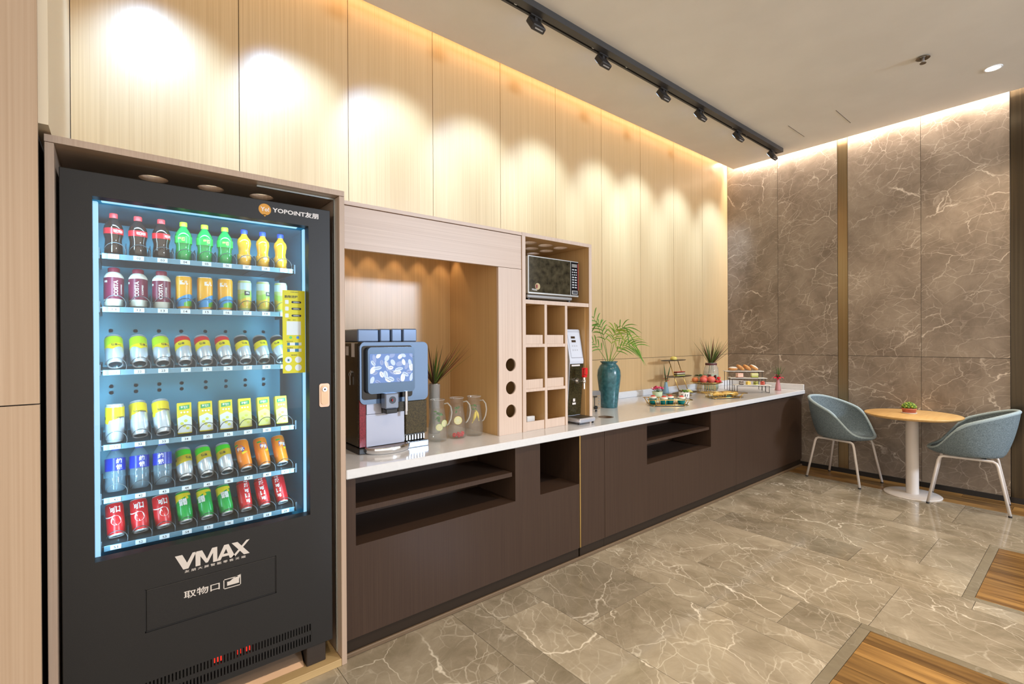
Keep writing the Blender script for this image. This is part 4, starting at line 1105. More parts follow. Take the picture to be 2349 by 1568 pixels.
def citrus(label, p, r, rind, rot):
    s = thing('citrus_slice', label, 'fruit slice', p, rot=rot, group='citrus slices in the jugs')
    m_ = MB(); m_.lathe([(r * 0.9, -0.002), (r, -0.002), (r, 0.002), (r * 0.9, 0.002)], 24, caps=False); m_.build('rind', rind, s)
    m_ = MB(); m_.cyl(r * 0.9, -0.0015, 0.0015, 24); fl = m_.build('flesh', mat('citrus_pale', (0.78, 0.78, 0.55), 0.4), s)
    m_ = MB()
    for k in range(8):
        a = 2 * PI * k / 8; m_.at((0, 0, 0.0017), (0, 0, a)); m_.add([(r * 0.12, 0, 0), (r * 0.8, -r * 0.24, 0), (r * 0.8, r * 0.24, 0)], [(0, 1, 2)])
        m_.at((0, 0, -0.0017), (0, 0, a)); m_.add([(r * 0.12, 0, 0), (r * 0.8, -r * 0.24, 0), (r * 0.8, r * 0.24, 0)], [(0, 2, 1)])
    m_.build('segments', LEMON, s)
FACE = (PI / 2, 0, math.radians(-30))
citrus('small lime slice lower in the jug beside the coffee machine', (1.492, 2.512, CT + 0.085), 0.0215, LIMER, FACE)
citrus('larger lime slice floating against the side of the jug by the coffee machine', (1.528, 2.515, CT + 0.105), 0.0215, LIMER, (PI / 2, 0, math.radians(10)))
citrus('round lemon slice in the raspberry jug', (1.626, 2.515, CT + 0.112), 0.0255, RIND, FACE)
def wedge(label, p, rz, tilt):
    s = thing('lemon_wedge', label, 'fruit slice', p, rot=(0, tilt, rz), group='lemon wedges')
    m_ = MB(); n = 8; vs = []
    for i in range(n + 1):
        u = i / n; r_ = 0.016 * math.sin(PI * u); z = 0.044 * (u - 0.5) * 2
        vs += [(0.012 * (1 - math.cos(PI * (u - 0.5))), -0.002, z), (0.006 + r_, -r_ * 0.7, z), (0.006 + r_, r_ * 0.7, z)]
    fs = []
    for i in range(n):
        a, b = i * 3, i * 3 + 3
        fs += [(a, b, b + 1, a + 1), (a + 1, b + 1, b + 2, a + 2), (a + 2, b + 2, b, a)]
    m_.add(vs, fs, True); m_.build('peel', RIND, s)
wedge('yellow lemon wedge standing in the jug beside the post, on the coffee machine side', (1.745, 2.528, CT + 0.125), -1.0, 0.3)
wedge('yellow lemon wedge under the rim of the jug beside the post, on the handle side', (1.768, 2.532, CT + 0.130), -0.8, -0.35)
for k, (dx, dy, dz) in enumerate(((-0.028, -0.016, 0.018), (-0.008, -0.034, 0.017), (0.016, -0.032, 0.018), (0.034, -0.012, 0.022), (0.004, -0.008, 0.020))):
    m_ = MB(); random.seed(k)
    for q in range(26):
        u, v = random.uniform(0, 2 * PI), math.acos(random.uniform(-1, 1))
        m_.at((0.0095 * math.sin(v) * math.cos(u), 0.0095 * math.sin(v) * math.sin(u), 0.0105 * math.cos(v))); m_.ell(0.0042, 0.0042, 0.0042, 6, 4)
    tag(m_.build('raspberry', mat('raspberry_red', (0.62, 0.02, 0.02), 0.35), None, (J[1][0] + dx, J[1][1] + dy, CT + dz + 0.003)), ('red raspberry at the coffee machine side of the middle jug', 'second red raspberry on the bottom of the middle jug', 'red raspberry at the front centre of the middle jug', 'red raspberry at the handle side of the middle jug', 'red raspberry behind the front ones in the middle jug')[k], 'raspberry', 'raspberries in the middle jug')
def leafmesh(L_, W_, bend=0.3, n=7, fold=0.18):
    """a single leaf along +X, gently arched"""
    vs = []; fs = []
    for i in range(n + 1):
        u = i / n; w_ = W_ * math.sin(PI * min(1, u * 0.92 + 0.06)) ** 0.8
        a = bend * u; x, z = L_ * u * math.cos(a * 0.6), -L_ * u * math.sin(a) * u
        vs += [(x, -w_, z + w_ * fold), (x, 0, z), (x, w_, z + w_ * fold)]
    for i in range(n):
        a, b = i * 3, i * 3 + 3
        fs += [(a, b, b + 1, a + 1), (a + 1, b + 1, b + 2, a + 2)]
    return vs, fs
for k, (x, y) in enumerate(J):
    t = thing('mint_sprig', ('mint sprig floating in the lime slice jug', 'mint sprig at the neck of the raspberry jug', 'dark mint sprig at the neck of the lemon wedge jug')[k], 'herb', (x, y, CT + 0.150 + 0.02 * (k > 0)), group='mint sprigs')
    random.seed(20 + k)
    for q in range(14):
        m_ = MB(); m_.at((random.uniform(-0.016, 0.016) * (1 if k == 0 else 0.7), random.uniform(-0.020, 0.008) * (1 if k == 0 else 0.7), random.uniform(-0.028 if k == 0 else -0.012, 0.026)), (random.uniform(-1, 1), random.uniform(-0.6, 0.6), random.uniform(0, 6.28)))
        m_.add(*leafmesh(0.026 if k == 0 else 0.014, 0.010 if k == 0 else 0.007), True); m_.build('leaf', MINT, t)

# ---------------------------------------------------------------- bladed plants in vases
def blades(t, n, spread, lmin, lmax, w, mats, seed, base_r=0.02, z0=0.0, up=0.9, dirbias=(0, 0), xmax=9, ymax=9):
    random.seed(seed)
    for k in range(n):
        a = 2 * PI * k / n + random.uniform(-0.3, 0.3); s = spread * random.uniform(0.25, 1.0); L_ = random.uniform(lmin, lmax)
        dx, dy = math.cos(a) * s + dirbias[0] * random.random(), math.sin(a) * s + dirbias[1] * random.random()
        dx, dy = max(-0.17 / L_, min(dx, xmax / L_)), min(dy, ymax / L_)
        vs = []; N = 7; droop = random.uniform(0.0, 0.22) * s
        side = Vector((-math.sin(a), math.cos(a), 0))
        for i in range(N + 1):
            u = i / N; p = Vector((math.cos(a) * base_r * 0.3 + dx * L_ * u, math.sin(a) * base_r * 0.3 + dy * L_ * u, z0 + L_ * u * up - droop * L_ * u * u))
            ww = w * (0.55 + 0.45 * math.sin(PI * min(1.0, u * 1.1 + 0.15))) * (1 - u ** 4 * 0.95)
            vs += [tuple(p - side * ww), tuple(p + Vector((0, 0, -ww * 0.4))), tuple(p + side * ww)]
        fs = []
        for i in range(N):
            q, r_ = i * 3, i * 3 + 3
            fs += [(q, r_, r_ + 1, q + 1), (q + 1, r_ + 1, r_ + 2, q + 2)]
        m_ = MB(); m_.add(vs, fs, True); m_.build('leaf', mats[k % len(mats)], t)
DRA = [mat('dark_olive_blade', (0.05, 0.055, 0.012), 0.45), mat('reddish_blade', (0.12, 0.025, 0.015), 0.45), mat('green_blade', (0.07, 0.14, 0.015), 0.45)]
VX = (1.612, 2.775)
t = thing('glass_vase', 'narrow silvery glass vase behind the jugs, beside the coffee machine', 'vase', (*VX, CT))
m_ = MB(); m_.lathe([(0.0, 0.0), (0.036, 0.0), (0.038, 0.01), (0.036, 0.16), (0.038, 0.318), (0.0385, 0.322), (0.035, 0.318), (0.033, 0.16)], 28, caps=False); m_.build('body', clear('silvered_glass', (0.80, 0.80, 0.80), 0.06, 0.30, (0.7, 0.68, 0.66), 1.6), t)
m_ = MB(); m_.tube([(0.0385 * math.cos(2 * PI * i / 24), 0.0385 * math.sin(2 * PI * i / 24), 0.322) for i in range(24)], 0.002, 6, closed=True); m_.build('rim', mat('chrome', (0.75, 0.75, 0.76)), t)
t = thing('grassy_plant', 'spiky reddish brown plant standing in the silvery glass vase', 'plant', (*VX, CT + 0.318))
blades(t, 54, 0.85, 0.16, 0.37, 0.0046, [DRA[1], DRA[0], DRA[1], DRA[2]], 5, 0.03, 0.0, 0.84, (0.25, -0.25), 0.22, 0.17)
for k in range(4):
    m_ = MB(); a = k * 1.6; m_.tube([(0.01 * math.cos(a), 0.01 * math.sin(a), 0.02), (0.016 * math.cos(a), 0.016 * math.sin(a), -0.12), (0.01 * math.cos(a + 1), 0.01 * math.sin(a + 1), -0.26)], 0.003, 6); m_.build('stem', DRA[2], t)

# ---------------------------------------------------------------- microwave
MY = 2.46
O = (2.40, MY, 1.7735)
t = thing('microwave', 'silver edged black microwave oven on the cubby shelf', 'microwave', O)
m_ = MB(O); m_.bbox(2.160, 2.654, MY + 0.012, 2.84, 1.822, 2.080, 0.004); m_.build('body', mat('silver_case', (0.62, 0.62, 0.60), 0.3, 0.6), t)
m_ = MB(O); m_.bbox(2.158, 2.656, MY, MY + 0.0115, 1.820, 2.082, 0.003); m_.build('face_frame', mat('silver_case', (0.62, 0.62, 0.60)), t)
m_ = MB(O); m_.box(2.167, 2.566, MY - 0.003, MY - 0.0003, 1.832, 2.074)
dr = m_.build('door', noisy('smoky_glass', (0.022, 0.018, 0.010), (0.075, 0.062, 0.035), (26, 26, 26), 0.10), t)
m_ = MB(O); text_front(m_, 'Midea', 2.214, 1.850, 0.046, 0.013, MY - 0.0036, 0.01); m_.build('brand_mark', WHITEI, dr)
m_ = MB(O); m_.at((2.243, MY - 0.0032, 1.873), (PI / 2, 0, 0)); m_.cyl(0.023, 0, 0.0004, 24); m_.mat(1); m_.at((2.234, MY - 0.0037, 1.873), (PI / 2, 0, 0), (0.6, 1, 1)); m_.cyl(0.014, 0, 0.0004, 20); m_.build('round_sticker', [mat('tan_sticker', (0.50, 0.38, 0.20), 0.5), mat('dark_red_sticker', (0.22, 0.015, 0.01), 0.5)], dr)
m_ = MB(O); m_.box(2.574, 2.650, MY - 0.003, MY - 0.0003, 1.832, 2.074); m_.mat(1); m_.box(2.6445, 2.650, MY - 0.0036, MY - 0.0031, 1.870, 2.066)
pn = m_.build('control_panel', [BLACKG, mat('red_edge', (0.45, 0.02, 0.02), 0.4)], t)
m_ = MB(O); m_.box(2.582, 2.636, MY - 0.0038, MY - 0.0032, 2.036, 2.060); m_.build('readout', mat('readout_grey', (0.25, 0.24, 0.22), 0.3), pn)
for r_ in range(8):
    for c_ in range(3 if r_ in (1, 2) else 2):
        w_ = 0.011 if r_ in (1, 2) else 0.021; x = (2.583 + c_ * 0.019) if r_ in (1, 2) else (2.583 + c_ * 0.028)
        m_ = MB(O); z = 2.020 - r_ * 0.0185; m_.bbox(x, x + w_, MY - 0.0045, MY - 0.0032, z - 0.006, z + 0.003, 0.001); m_.build('button', mat('grey_button', (0.50, 0.52, 0.55), 0.4), pn)
m_ = MB(O); m_.bbox(2.582, 2.640, MY - 0.006, MY - 0.0032, 1.837, 1.866, 0.003); m_.mat(1); m_.bbox(2.588, 2.634, MY - 0.0075, MY - 0.0061, 1.842, 1.861, 0.001); m_.build('open_button', [mat('silver_case', (0.62, 0.62, 0.60)), mat('dark_grey_button', (0.06, 0.06, 0.07), 0.4)], pn)
m_ = MB(O); m_.bbox(2.175, 2.62, MY + 0.03, 2.80, 1.795, 1.8215, 0.006); m_.build('underside', mat('grey_underside', (0.38, 0.36, 0.34), 0.4, 0.3), t)
for x in (2.20, 2.60):
    for y in (MY + 0.05, 2.77):
        m_ = MB(O); m_.at((x, y, 0)); m_.cyl(0.014, 1.774, 1.7948, 14); m_.build('foot', BLACK, t)

# ---------------------------------------------------------------- hot water dispenser
O = (2.615, 2.48, CT)
t = thing('water_dispenser', 'white and black hot water dispenser with a red tap lever', 'water dispenser', O)
x0, x1 = 2.545, 2.690
def side(prof, xa, xb, m):
    q = MB(O); n = len(prof)
    q.add([(xa, y, z) for y, z in prof] + [(xb, y, z) for y, z in prof], [tuple(range(n)), tuple(range(n, 2 * n))[::-1]] + [(i, n + i, n + (i + 1) % n, (i + 1) % n) for i in range(n)])
    return q
q = side([(2.482, 0.946), (2.448, 1.335), (2.446, 1.350), (2.486, 1.575), (2.494, 1.583), (2.80, 1.583), (2.80, 0.946)], x0, x1, None); o = q.build('case', mat('pale_blue_white_case', (0.62, 0.66, 0.75), 0.3), t); fix_normals(o)
q = side([(2.4795, 0.950), (2.4465, 1.330), (2.4440, 1.330), (2.4770, 0.950)], x0 + 0.004, x1 - 0.004, None); o = q.build('black_front', noisy('speckled_gloss_black', (0.010, 0.009, 0.006), (0.06, 0.05, 0.02), (220, 220, 220), 0.12), t); fix_normals(o)
def onface(z, zA=1.350, yA=2.446, zB=1.575, yB=2.486): return yA + (yB - yA) * (z - zA) / (zB - zA) - 0.0008
q = MB(O)
for (a, b, c_, d, mi) in ((2.566, 2.684, 1.372, 1.376, 0), (2.559, 2.684, 1.563, 1.566, 0), (2.684, 2.687, 1.372, 1.566, 0), (2.587, 2.630, 1.515, 1.531, 1), (2.589, 2.634, 1.487, 1.503, 1)):
    q.mat(mi); q.add([(a, onface(c_), c_), (b, onface(c_), c_), (b, onface(d), d), (a, onface(d), d)], [(0, 1, 2, 3)])
q.mat(0); q.add([(2.551, onface(1.563), 1.563), (2.554, onface(1.563), 1.563), (2.569, onface(1.372), 1.372), (2.566, onface(1.372), 1.372)], [(3, 2, 1, 0)])
q.mat(2)
for r_ in range(2):
    for c_ in range(3):
        z = 1.455 - r_ * 0.03; x = 2.588 + c_ * 0.022; q.add([(x, onface(z), z), (x + 0.012, onface(z), z), (x + 0.012, onface(z + 0.01), z + 0.01), (x, onface(z + 0.01), z + 0.01)], [(0, 1, 2, 3)])
q.build('control_face', [mat('panel_outline', (0.25, 0.26, 0.30), 0.4), mat('brown_readout', (0.05, 0.03, 0.015), 0.2), mat('faint_key', (0.45, 0.47, 0.52), 0.4)], t)
q = MB(O); q.bbox(2.560, 2.648, 2.4425, 2.4438, 1.312, 1.324, 0.0005); q.bbox(2.590, 2.612, 2.459, 2.462, 1.052, 1.074, 0.0005); q.bbox(2.584, 2.620, 2.460, 2.464, 1.030, 1.044, 0.0005); o = q.build('label_marks', mat('white_print', (0.72, 0.68, 0.66)), t); o['kind'] = 'stuff'
q = MB(O); q.at((2.618, 2.455, 1.205), (PI / 2, 0, 0)); q.cyl(0.021, 0, 0.016, 20); q.cyl(0.009, 0.016, 0.075, 14); q.at((2.618, 2.375, 1.205)); q.ell(0.014, 0.014, 0.016, 14, 8); q.cyl(0.008, -0.055, 0.0, 14); q.cyl(0.0095, 0.0, 0.028, 14); q.build('tap', CHROME, t)
q = MB(O); q.at((2.618, 2.372, 1.233)); q.bbox(-0.014, 0.014, -0.016, 0.016, 0.0005, 0.020, 0.004); q.bbox(-0.013, 0.013, -0.022, -0.013, 0.020, 0.064, 0.003); q.bbox(-0.013, 0.013, 0.008, 0.016, 0.020, 0.064, 0.003); q.bbox(-0.013, 0.013, -0.022, 0.016, 0.060, 0.070, 0.003); q.build('tap_lever', mat('tap_red', (0.65, 0.01, 0.012), 0.3), t)
q = MB(O); q.bbox(2.530, 2.697, 2.335, 2.478, 0.914, 0.944, 0.008); q.mat(1); q.box(2.540, 2.690, 2.356, 2.470, 0.9442, 0.946); q.build('drip_tray', [mat('pale_silver_tray', (0.60, 0.64, 0.74), 0.28, 0.6), mat('dark_grille', (0.05, 0.042, 0.03), 0.4)], t)
for x in (2.545, 2.690):
    for y in (2.36, 2.46):
        q = MB(O); q.at((x, y, 0)); q.cyl(0.008, CT, 0.9138, 12); q.build('foot', BLACK, t)

# ---------------------------------------------------------------- toaster behind the cubby unit
O = (3.09, 2.80, CT)
t = thing('toaster', 'chrome toaster half hidden behind the cubby unit', 'toaster', O)
m_ = MB(O); m_.rbox(3.005, 3.170, 0.918, 1.078, 0.028, 2.69, 2.96); m_.build('body', STEEL, t)
m_ = MB(O); m_.rbox(3.010, 3.165, 0.922, 1.040, 0.012, 2.686, 2.6897); m_.build('end_panel', mat('champagne_steel', (0.62, 0.50, 0.36), 0.3, 0.8), t)
m_ = MB(O); m_.box(3.083, 3.091, 2.6845, 2.6858, 0.955, 1.035); m_.build('lever_slot', BLACK, t)
m_ = MB(O); m_.bbox(3.072, 3.104, 2.667, 2.684, 1.026, 1.038, 0.004); m_.build('lever', BLACK, t)
m_ = MB(O); m_.at((3.095, 2.686, 0.940), (PI / 2, 0, 0)); m_.cyl(0.016, 0, 0.014, 18); m_.build('knob', BLACK, t)
for k in range(4):
    m_ = MB(O); m_.at((3.140, 2.686, 0.945 + 0.025 * k), (PI / 2, 0, 0)); m_.cyl(0.0075, 0, 0.004, 14); m_.build('button', STEEL, t)
for x in (3.03, 3.145):
    for y in (2.72, 2.93):
        m_ = MB(O); m_.at((x, y, 0)); m_.cyl(0.010, CT, 0.920, 12); m_.build('foot', BLACK, t)

# ---------------------------------------------------------------- green vase with a palm
VX = (3.425, 2.81)
t = thing('ceramic_vase', 'tall glossy teal ceramic vase on the worktop', 'vase', (*VX, CT))
m_ = MB(); m_.lathe([(0.0, 0.0), (0.074, 0.0), (0.076, 0.01), (0.086, 0.12), (0.100, 0.23), (0.105, 0.285), (0.100, 0.335), (0.082, 0.372), (0.066, 0.388), (0.066, 0.396), (0.078, 0.406), (0.079, 0.412), (0.070, 0.412), (0.058, 0.392)], 40, caps=False)
m_.build('body', noisy('teal_glaze', (0.012, 0.085, 0.105), (0.035, 0.16, 0.19), (40, 40, 40), 0.22, coat=0.4, coatr=0.1), t)
t = thing('palm_cuttings', 'green palm fronds standing in the teal vase', 'plant', (*VX, CT + 0.40))
PALM = [mat('palm_green', (0.10, 0.28, 0.015), 0.45), mat('palm_yellow_green', (0.26, 0.38, 0.03), 0.45)]
right = Vector((0.772, -0.635, 0)); away = Vector((0.635, 0.772, 0))
fr = [((-0.20, 0.46), 0.05, 0), ((-0.08, 0.36), 0.12, 0), ((0.15, 0.36), -0.05, 0), ((0.24, 0.20), 0.05, 1), ((-0.22, 0.17), 0.0, 0), ((0.22, 0.15), -0.10, 0), ((0.05, 0.30), -0.12, 1)]
random.seed(11)
for k, ((rx, rz_), ra, mi) in enumerate(fr):
    def P(u): return right * (rx * u ** 1.25) + away * (ra * u) + Vector((0, 0, rz_ * math.sin(min(1.0, u * 1.02) * PI / 2) + (0.05 * u if rz_ < 0.25 else 0) - (0.05 * u ** 3 if k in (2, 3, 5) else 0)))
    m_ = MB(); m_.tube([tuple(P(i / 10) + Vector((0, 0, -0.05 * (1 - i / 10)))) for i in range(11)], [0.0032 - 0.0022 * i / 10 for i in range(11)], 6)
    st = m_.build('frond', PALM[mi], t)
    nl = 7
    for i in range(nl):
        u = 0.38 + 0.60 * i / (nl - 1); p = P(u); d = (P(min(1, u + 0.03)) - P(u - 0.03)).normalized()
        for sgn in (-1, 1):
            out = (d.cross(away)).normalized() * sgn
            q = (d * 0.75 + out * 0.62 + away * random.uniform(-0.25, 0.25)).normalized(); L_ = 0.130 * (0.55 + 0.75 * math.sin(PI * (0.15 + 0.75 * i / nl))) * random.uniform(0.85, 1.1)
            w = q.cross(away).normalized() * 0.0048
            vs = []
            for j in range(6):
                v = j / 5; c0 = p + q * (L_ * v) + Vector((0, 0, -L_ * 0.48 * v * v)); ww = w * (math.sin(PI * min(1, 0.12 + v * 0.9)) ** 0.7)
                vs += [tuple(c0 - ww), tuple(c0 - away * 0.0012), tuple(c0 + ww)]
            fs = []
            for j in range(5):
                a, b = j * 3, j * 3 + 3; fs += [(a, b, b + 1, a + 1), (a + 1, b + 1, b + 2, a + 2)]
            m_ = MB(); m_.add(vs, fs, True); m_.build('leaflet', PALM[mi], st)

# ---------------------------------------------------------------- buffet display
VR = math.radians(-39.5)     # turned square to the guests walking up
def gold_tray(label, x, y, rz, hl, hd, h, n):
    t = thing('wire_tray', label, 'tray', (x, y, CT), rz, group='gold wire trays')
    m_ = MB(); m_.bbox(-hl, hl, -hd, hd, 0.008, 0.013, 0.002); m_.build('plate', mat('dark_tray_plate', (0.05, 0.045, 0.03), 0.25), t)
    m_ = MB(); e = 0.028
    top = [(-hl - e, -hd - e, h), (hl + e, -hd - e, h), (hl + e, hd + e, h), (-hl - e, hd + e, h)]
    bot = [(-hl, -hd, 0.010), (hl, -hd, 0.010), (hl, hd, 0.010), (-hl, hd, 0.010)]
    m_.tube(top, 0.0042, 6, closed=True); m_.tube(bot, 0.0038, 6, closed=True); m_.build('rails', GOLD, t)
    for i in range(n):
        for sy in (-1, 1):
            u = (i + 0.5) / n * 2 - 1; m_ = MB(); m_.tube([(u * hl, sy * hd, 0.010), (u * (hl + e), sy * (hd + e), h)], 0.0040, 6); m_.build('wire', GOLD, t)
    for sx in (-1, 1):
        for v in (-0.5, 0.5):
            m_ = MB(); m_.tube([(sx * hl, v * hd, 0.010), (sx * (hl + e), v * (hd + e), h)], 0.0040, 6); m_.build('wire', GOLD, t)
    for sx in (-0.85, 0.85):
        for sy in (-0.8, 0.8):
            m_ = MB(); m_.at((sx * hl, sy * hd, 0)); m_.cyl(0.006, 0.0, 0.0078, 10); m_.build('foot', GOLD, t)
    return t
T1 = (3.93, 2.545)
gold_tray('gold wire tray holding teal dessert cups', *T1, VR, 0.165, 0.085, 0.060, 4)
def loc1(a, b): return (T1[0] + a * math.cos(VR) - b * math.sin(VR), T1[1] + a * math.sin(VR) + b * math.cos(VR))
TEAL = clear('teal_glass', (0.10, 0.52, 0.52), 0.05, 0.55, (0.02, 0.36, 0.36)); CREAMW = mat('whipped_cream', (0.80, 0.72, 0.60), 0.6)
for k, (a, b) in enumerate(((-0.125, 0.02), (-0.040, -0.035), (0.038, 0.035), (0.125, -0.020))):
    lab = ('at the palm end', 'second from the palm', 'third from the palm', 'nearest the fruit stand')[k]
    t = thing('dessert_cup', 'teal glass dessert cup topped with cream and berry, ' + lab, 'dessert', (*loc1(a, b), CT + 0.0135), group='teal dessert cups')
    m_ = MB(); m_.lathe([(0.0, 0.0), (0.026, 0.0), (0.030, 0.008), (0.034, 0.045), (0.034, 0.048)], 24, caps=False); m_.build('cup', TEAL, t)
    m_ = MB(); m_.lathe([(0.0345, 0.0482), (0.0362, 0.056), (0.0345, 0.063), (0.018, 0.066), (0.0, 0.067)], 22, caps=False); m_.build('cream', CREAMW, t)
    m_ = MB(); m_.at((0, 0, 0.068)); m_.ell(0.022, 0.022, 0.009, 14, 6); m_.build('berry', mat('berry_red', (0.62, 0.05, 0.03), 0.4), t)
def flower_petals(t, n, L_, W_, z, m, tilt=0.5, bend=0.5, name='petal', c=(0, 0)):
    for k in range(n):
        m_ = MB(); m_.at((c[0], c[1], z), (0, -tilt, 2 * PI * k / n + 0.3)); m_.add(*leafmesh(L_, W_, bend), True); m_.build(name, m, t)
PINK = mat('pink_petal', (0.80, 0.06, 0.20), 0.45); HOTP = mat('red_pink_petal', (0.80, 0.01, 0.07), 0.45); PALEP = mat('pale_pink_petal', (0.80, 0.42, 0.45), 0.45); STEMG = mat('stem_green', (0.05, 0.16, 0.02), 0.5); DARKRED = mat('dark_red_petal', (0.35, 0.01, 0.03), 0.5)
GP = (4.37, 2.945)
t = thing('flower_pot', 'pale green flower pot behind the dessert cups', 'pot', (*GP, CT)); m_ = MB(); m_.lathe([(0.0, 0.0), (0.044, 0.0), (0.054, 0.064), (0.050, 0.064), (0.044, 0.05), (0.0, 0.05)], 24, caps=False); m_.build('body', mat('pale_green_pot', (0.55, 0.66, 0.42), 0.45), t)
t = thing('potted_flowers', 'small bunch of pink and red flowers in the pale green pot', 'flowers', (*GP, CT + 0.052)); random.seed(4)
for k in range(12):
    a = 2 * PI * k / 12; r_ = 0.058 * (0.4 + 0.6 * (k % 3) / 2); z = random.uniform(0.035, 0.065); c_ = (r_ * math.cos(a), r_ * math.sin(a))
    m_ = MB(); m_.at((c_[0], c_[1], z)); m_.ell(0.014, 0.014, 0.011, 10, 6); m_.build('blossom', (PINK, PALEP, DARKRED, PINK)[k % 4], t)
    m_ = MB(); m_.tube([(0, 0, 0), (c_[0] * 0.7, c_[1] * 0.7, z * 0.6), (c_[0], c_[1], z - 0.01)], 0.002, 5); m_.build('stem', STEMG, t)
def conevase(label, x, y, m):
    t = thing('bud_vase', label, 'vase', (x, y, CT)); q = MB(); q.lathe([(0.0, 0.0), (0.032, 0.0), (0.0335, 0.006), (0.026, 0.06), (0.016, 0.115), (0.0165, 0.128), (0.013, 0.128), (0.011, 0.11)], 24, caps=False); q.build('body', m, t)
BV = (4.772, 3.105)
conevase('pale blue cone shaped bud vase behind the tiered stand', *BV, mat('pale_blue_vase', (0.30, 0.46, 0.56), 0.5))
t = thing('cut_flower', 'dark red orchid with two upright leaves in the pale blue vase', 'flower', (*BV, CT + 0.115))
for k, (z, dx) in enumerate(((0.03, 0.012), (0.055, -0.004), (0.085, 0.006))): flower_petals(t, 5, 0.026, 0.009, z, DARKRED if k else HOTP, 0.2, 0.4, 'petal', (dx, -dx))
for a, L_, ln in ((0.0, 0.22, -0.02), (1.2, 0.21, 0.05)):
    vs = []
    for i in range(8):
        u = i / 7; w = 0.0065 * math.sin(PI * (0.1 + 0.88 * u)); p = right * (ln * u + 0.004 * a) + Vector((0, 0, L_ * u)); vs += [tuple(p - right * w), tuple(p - away * 0.002), tuple(p + right * w)]
    m_ = MB(); m_.add(vs, [f for i in range(7) for f in ((i * 3, i * 3 + 3, i * 3 + 4, i * 3 + 1), (i * 3 + 1, i * 3 + 4, i * 3 + 5, i * 3 + 2))], True); m_.build('leaf', mat('deep_leaf', (0.03, 0.10, 0.012), 0.45), t)
m_ = MB(); m_.tube([(0, 0, -0.06), (0.002, -0.002, 0.085)], 0.0018, 5); m_.build('stem', STEMG, t)
# three-tier gold stand
TS = (4.755, 2.93)
t = thing('tiered_stand', 'gold framed three tier stand with dark oval plates', 'stand', (*TS, CT))
tiers = ((0.028, -0.075), (0.200, -0.005), (0.372, 0.065))
for z, y in tiers:
    m_ = MB(); m_.at((0, y, 0), (0, 0, 0), (1.50, 0.52, 1)); m_.lathe([(0.0, z), (0.135, z), (0.148, z + 0.006), (0.146, z + 0.008), (0.134, z + 0.004), (0.0, z + 0.004)], 32, caps=False); m_.build('plate', mat('dark_slate_plate', (0.028, 0.024, 0.018), 0.3), t)
for sx in (-1, 1):
    m_ = MB(); m_.tube([(sx * 0.085, -0.10, 0.004), (sx * 0.085, 0.105, 0.004)], 0.0042, 8); m_.build('foot_rail', GOLD, t)
    m_ = MB(); m_.tube([(sx * 0.085, -0.070, 0.006), (sx * 0.085, 0.068, 0.371)], 0.0042, 8); m_.build('upright', GOLD, t)
m_ = MB(); m_.tube([(-0.085, 0.105, 0.004), (0.085, 0.105, 0.004)], 0.0042, 8); m_.build('cross_rail', GOLD, t)
def cake(label, p, rz, layers, w, d, group='cakes on the tiered stand', lid=None):
    t = thing('cake_slice', label, 'cake', p, rz, group=group); z = 0.0
    for (h, m) in layers:
        m_ = MB(); m_.bbox(-w, w, -d, d, z, z + h - 0.0002, 0.0015); m_.build('layer', m, t); z += h
    if lid: m_ = MB(); m_.at((0, 0, z)); m_.ell(w * 0.5, d * 0.5, 0.007, 10, 6); m_.build('topping', lid, t)
CHOC = mat('chocolate_layer', (0.045, 0.016, 0.010), 0.5); CRM = mat('cream_layer', (0.80, 0.70, 0.50), 0.5); REDL = mat('red_jelly_layer', (0.50, 0.06, 0.04), 0.35); YCAKE = mat('yellow_sponge', (0.72, 0.50, 0.10), 0.6); GCAKE = mat('green_sponge', (0.42, 0.45, 0.10), 0.6); SP = mat('tan_sponge', (0.55, 0.34, 0.14), 0.6); PINKC = mat('pink_cake', (0.75, 0.45, 0.34), 0.6)
m_ = MB(); m_.lathe([(0.0, 0.0), (0.028, 0.0), (0.036, 0.010), (0.036, 0.024), (0.028, 0.036), (0.012, 0.040), (0.0, 0.040)], 22, caps=False); tag(m_.build('round_bun', mat('pale_yellow_bun', (0.82, 0.66, 0.16), 0.5), None, (TS[0], TS[1] + 0.065, CT + 0.3775)), 'round pale yellow bun alone on the top tier', 'bun')
for k, dx in enumerate((-0.050, 0.001, 0.052)):
    cake(('layered chocolate cake slice on the middle tier, on its palm vase side', 'cream fronted layer cake slice in the centre of the middle tier', 'layered chocolate cake slice on the middle tier, on its fruit side')[k], (TS[0] + dx, TS[1] - 0.005, CT + 0.2095), -0.25, ((0.012, GCAKE), (0.010, CHOC), (0.010, CRM), (0.008, CHOC), (0.007, REDL)), 0.0215, 0.026)
m_ = MB(); m_.add([(-0.045, -0.025, 0), (0.045, -0.025, 0), (0.045, 0.025, 0), (-0.045, 0.025, 0), (-0.020, 0, 0.034), (0.022, 0, 0.030)], [(3, 2, 1, 0), (0, 1, 5, 4), (2, 3, 4, 5), (1, 2, 5), (3, 0, 4)], False); tag(m_.build('pastry', mat('golden_green_pastry', (0.58, 0.50, 0.14), 0.6), None, (TS[0] + 0.030, TS[1] - 0.095, CT + 0.0345), (0, 0, -0.3)), 'pointed yellow green pastry on the lowest tier', 'pastry')
m_ = MB(); m_.ell(0.034, 0.028, 0.016, 14, 8); tag(m_.build('pastry', SP, None, (TS[0] - 0.046, TS[1] - 0.090, CT + 0.0510)), 'round tan pastry on the lowest tier behind the white pot', 'pastry')
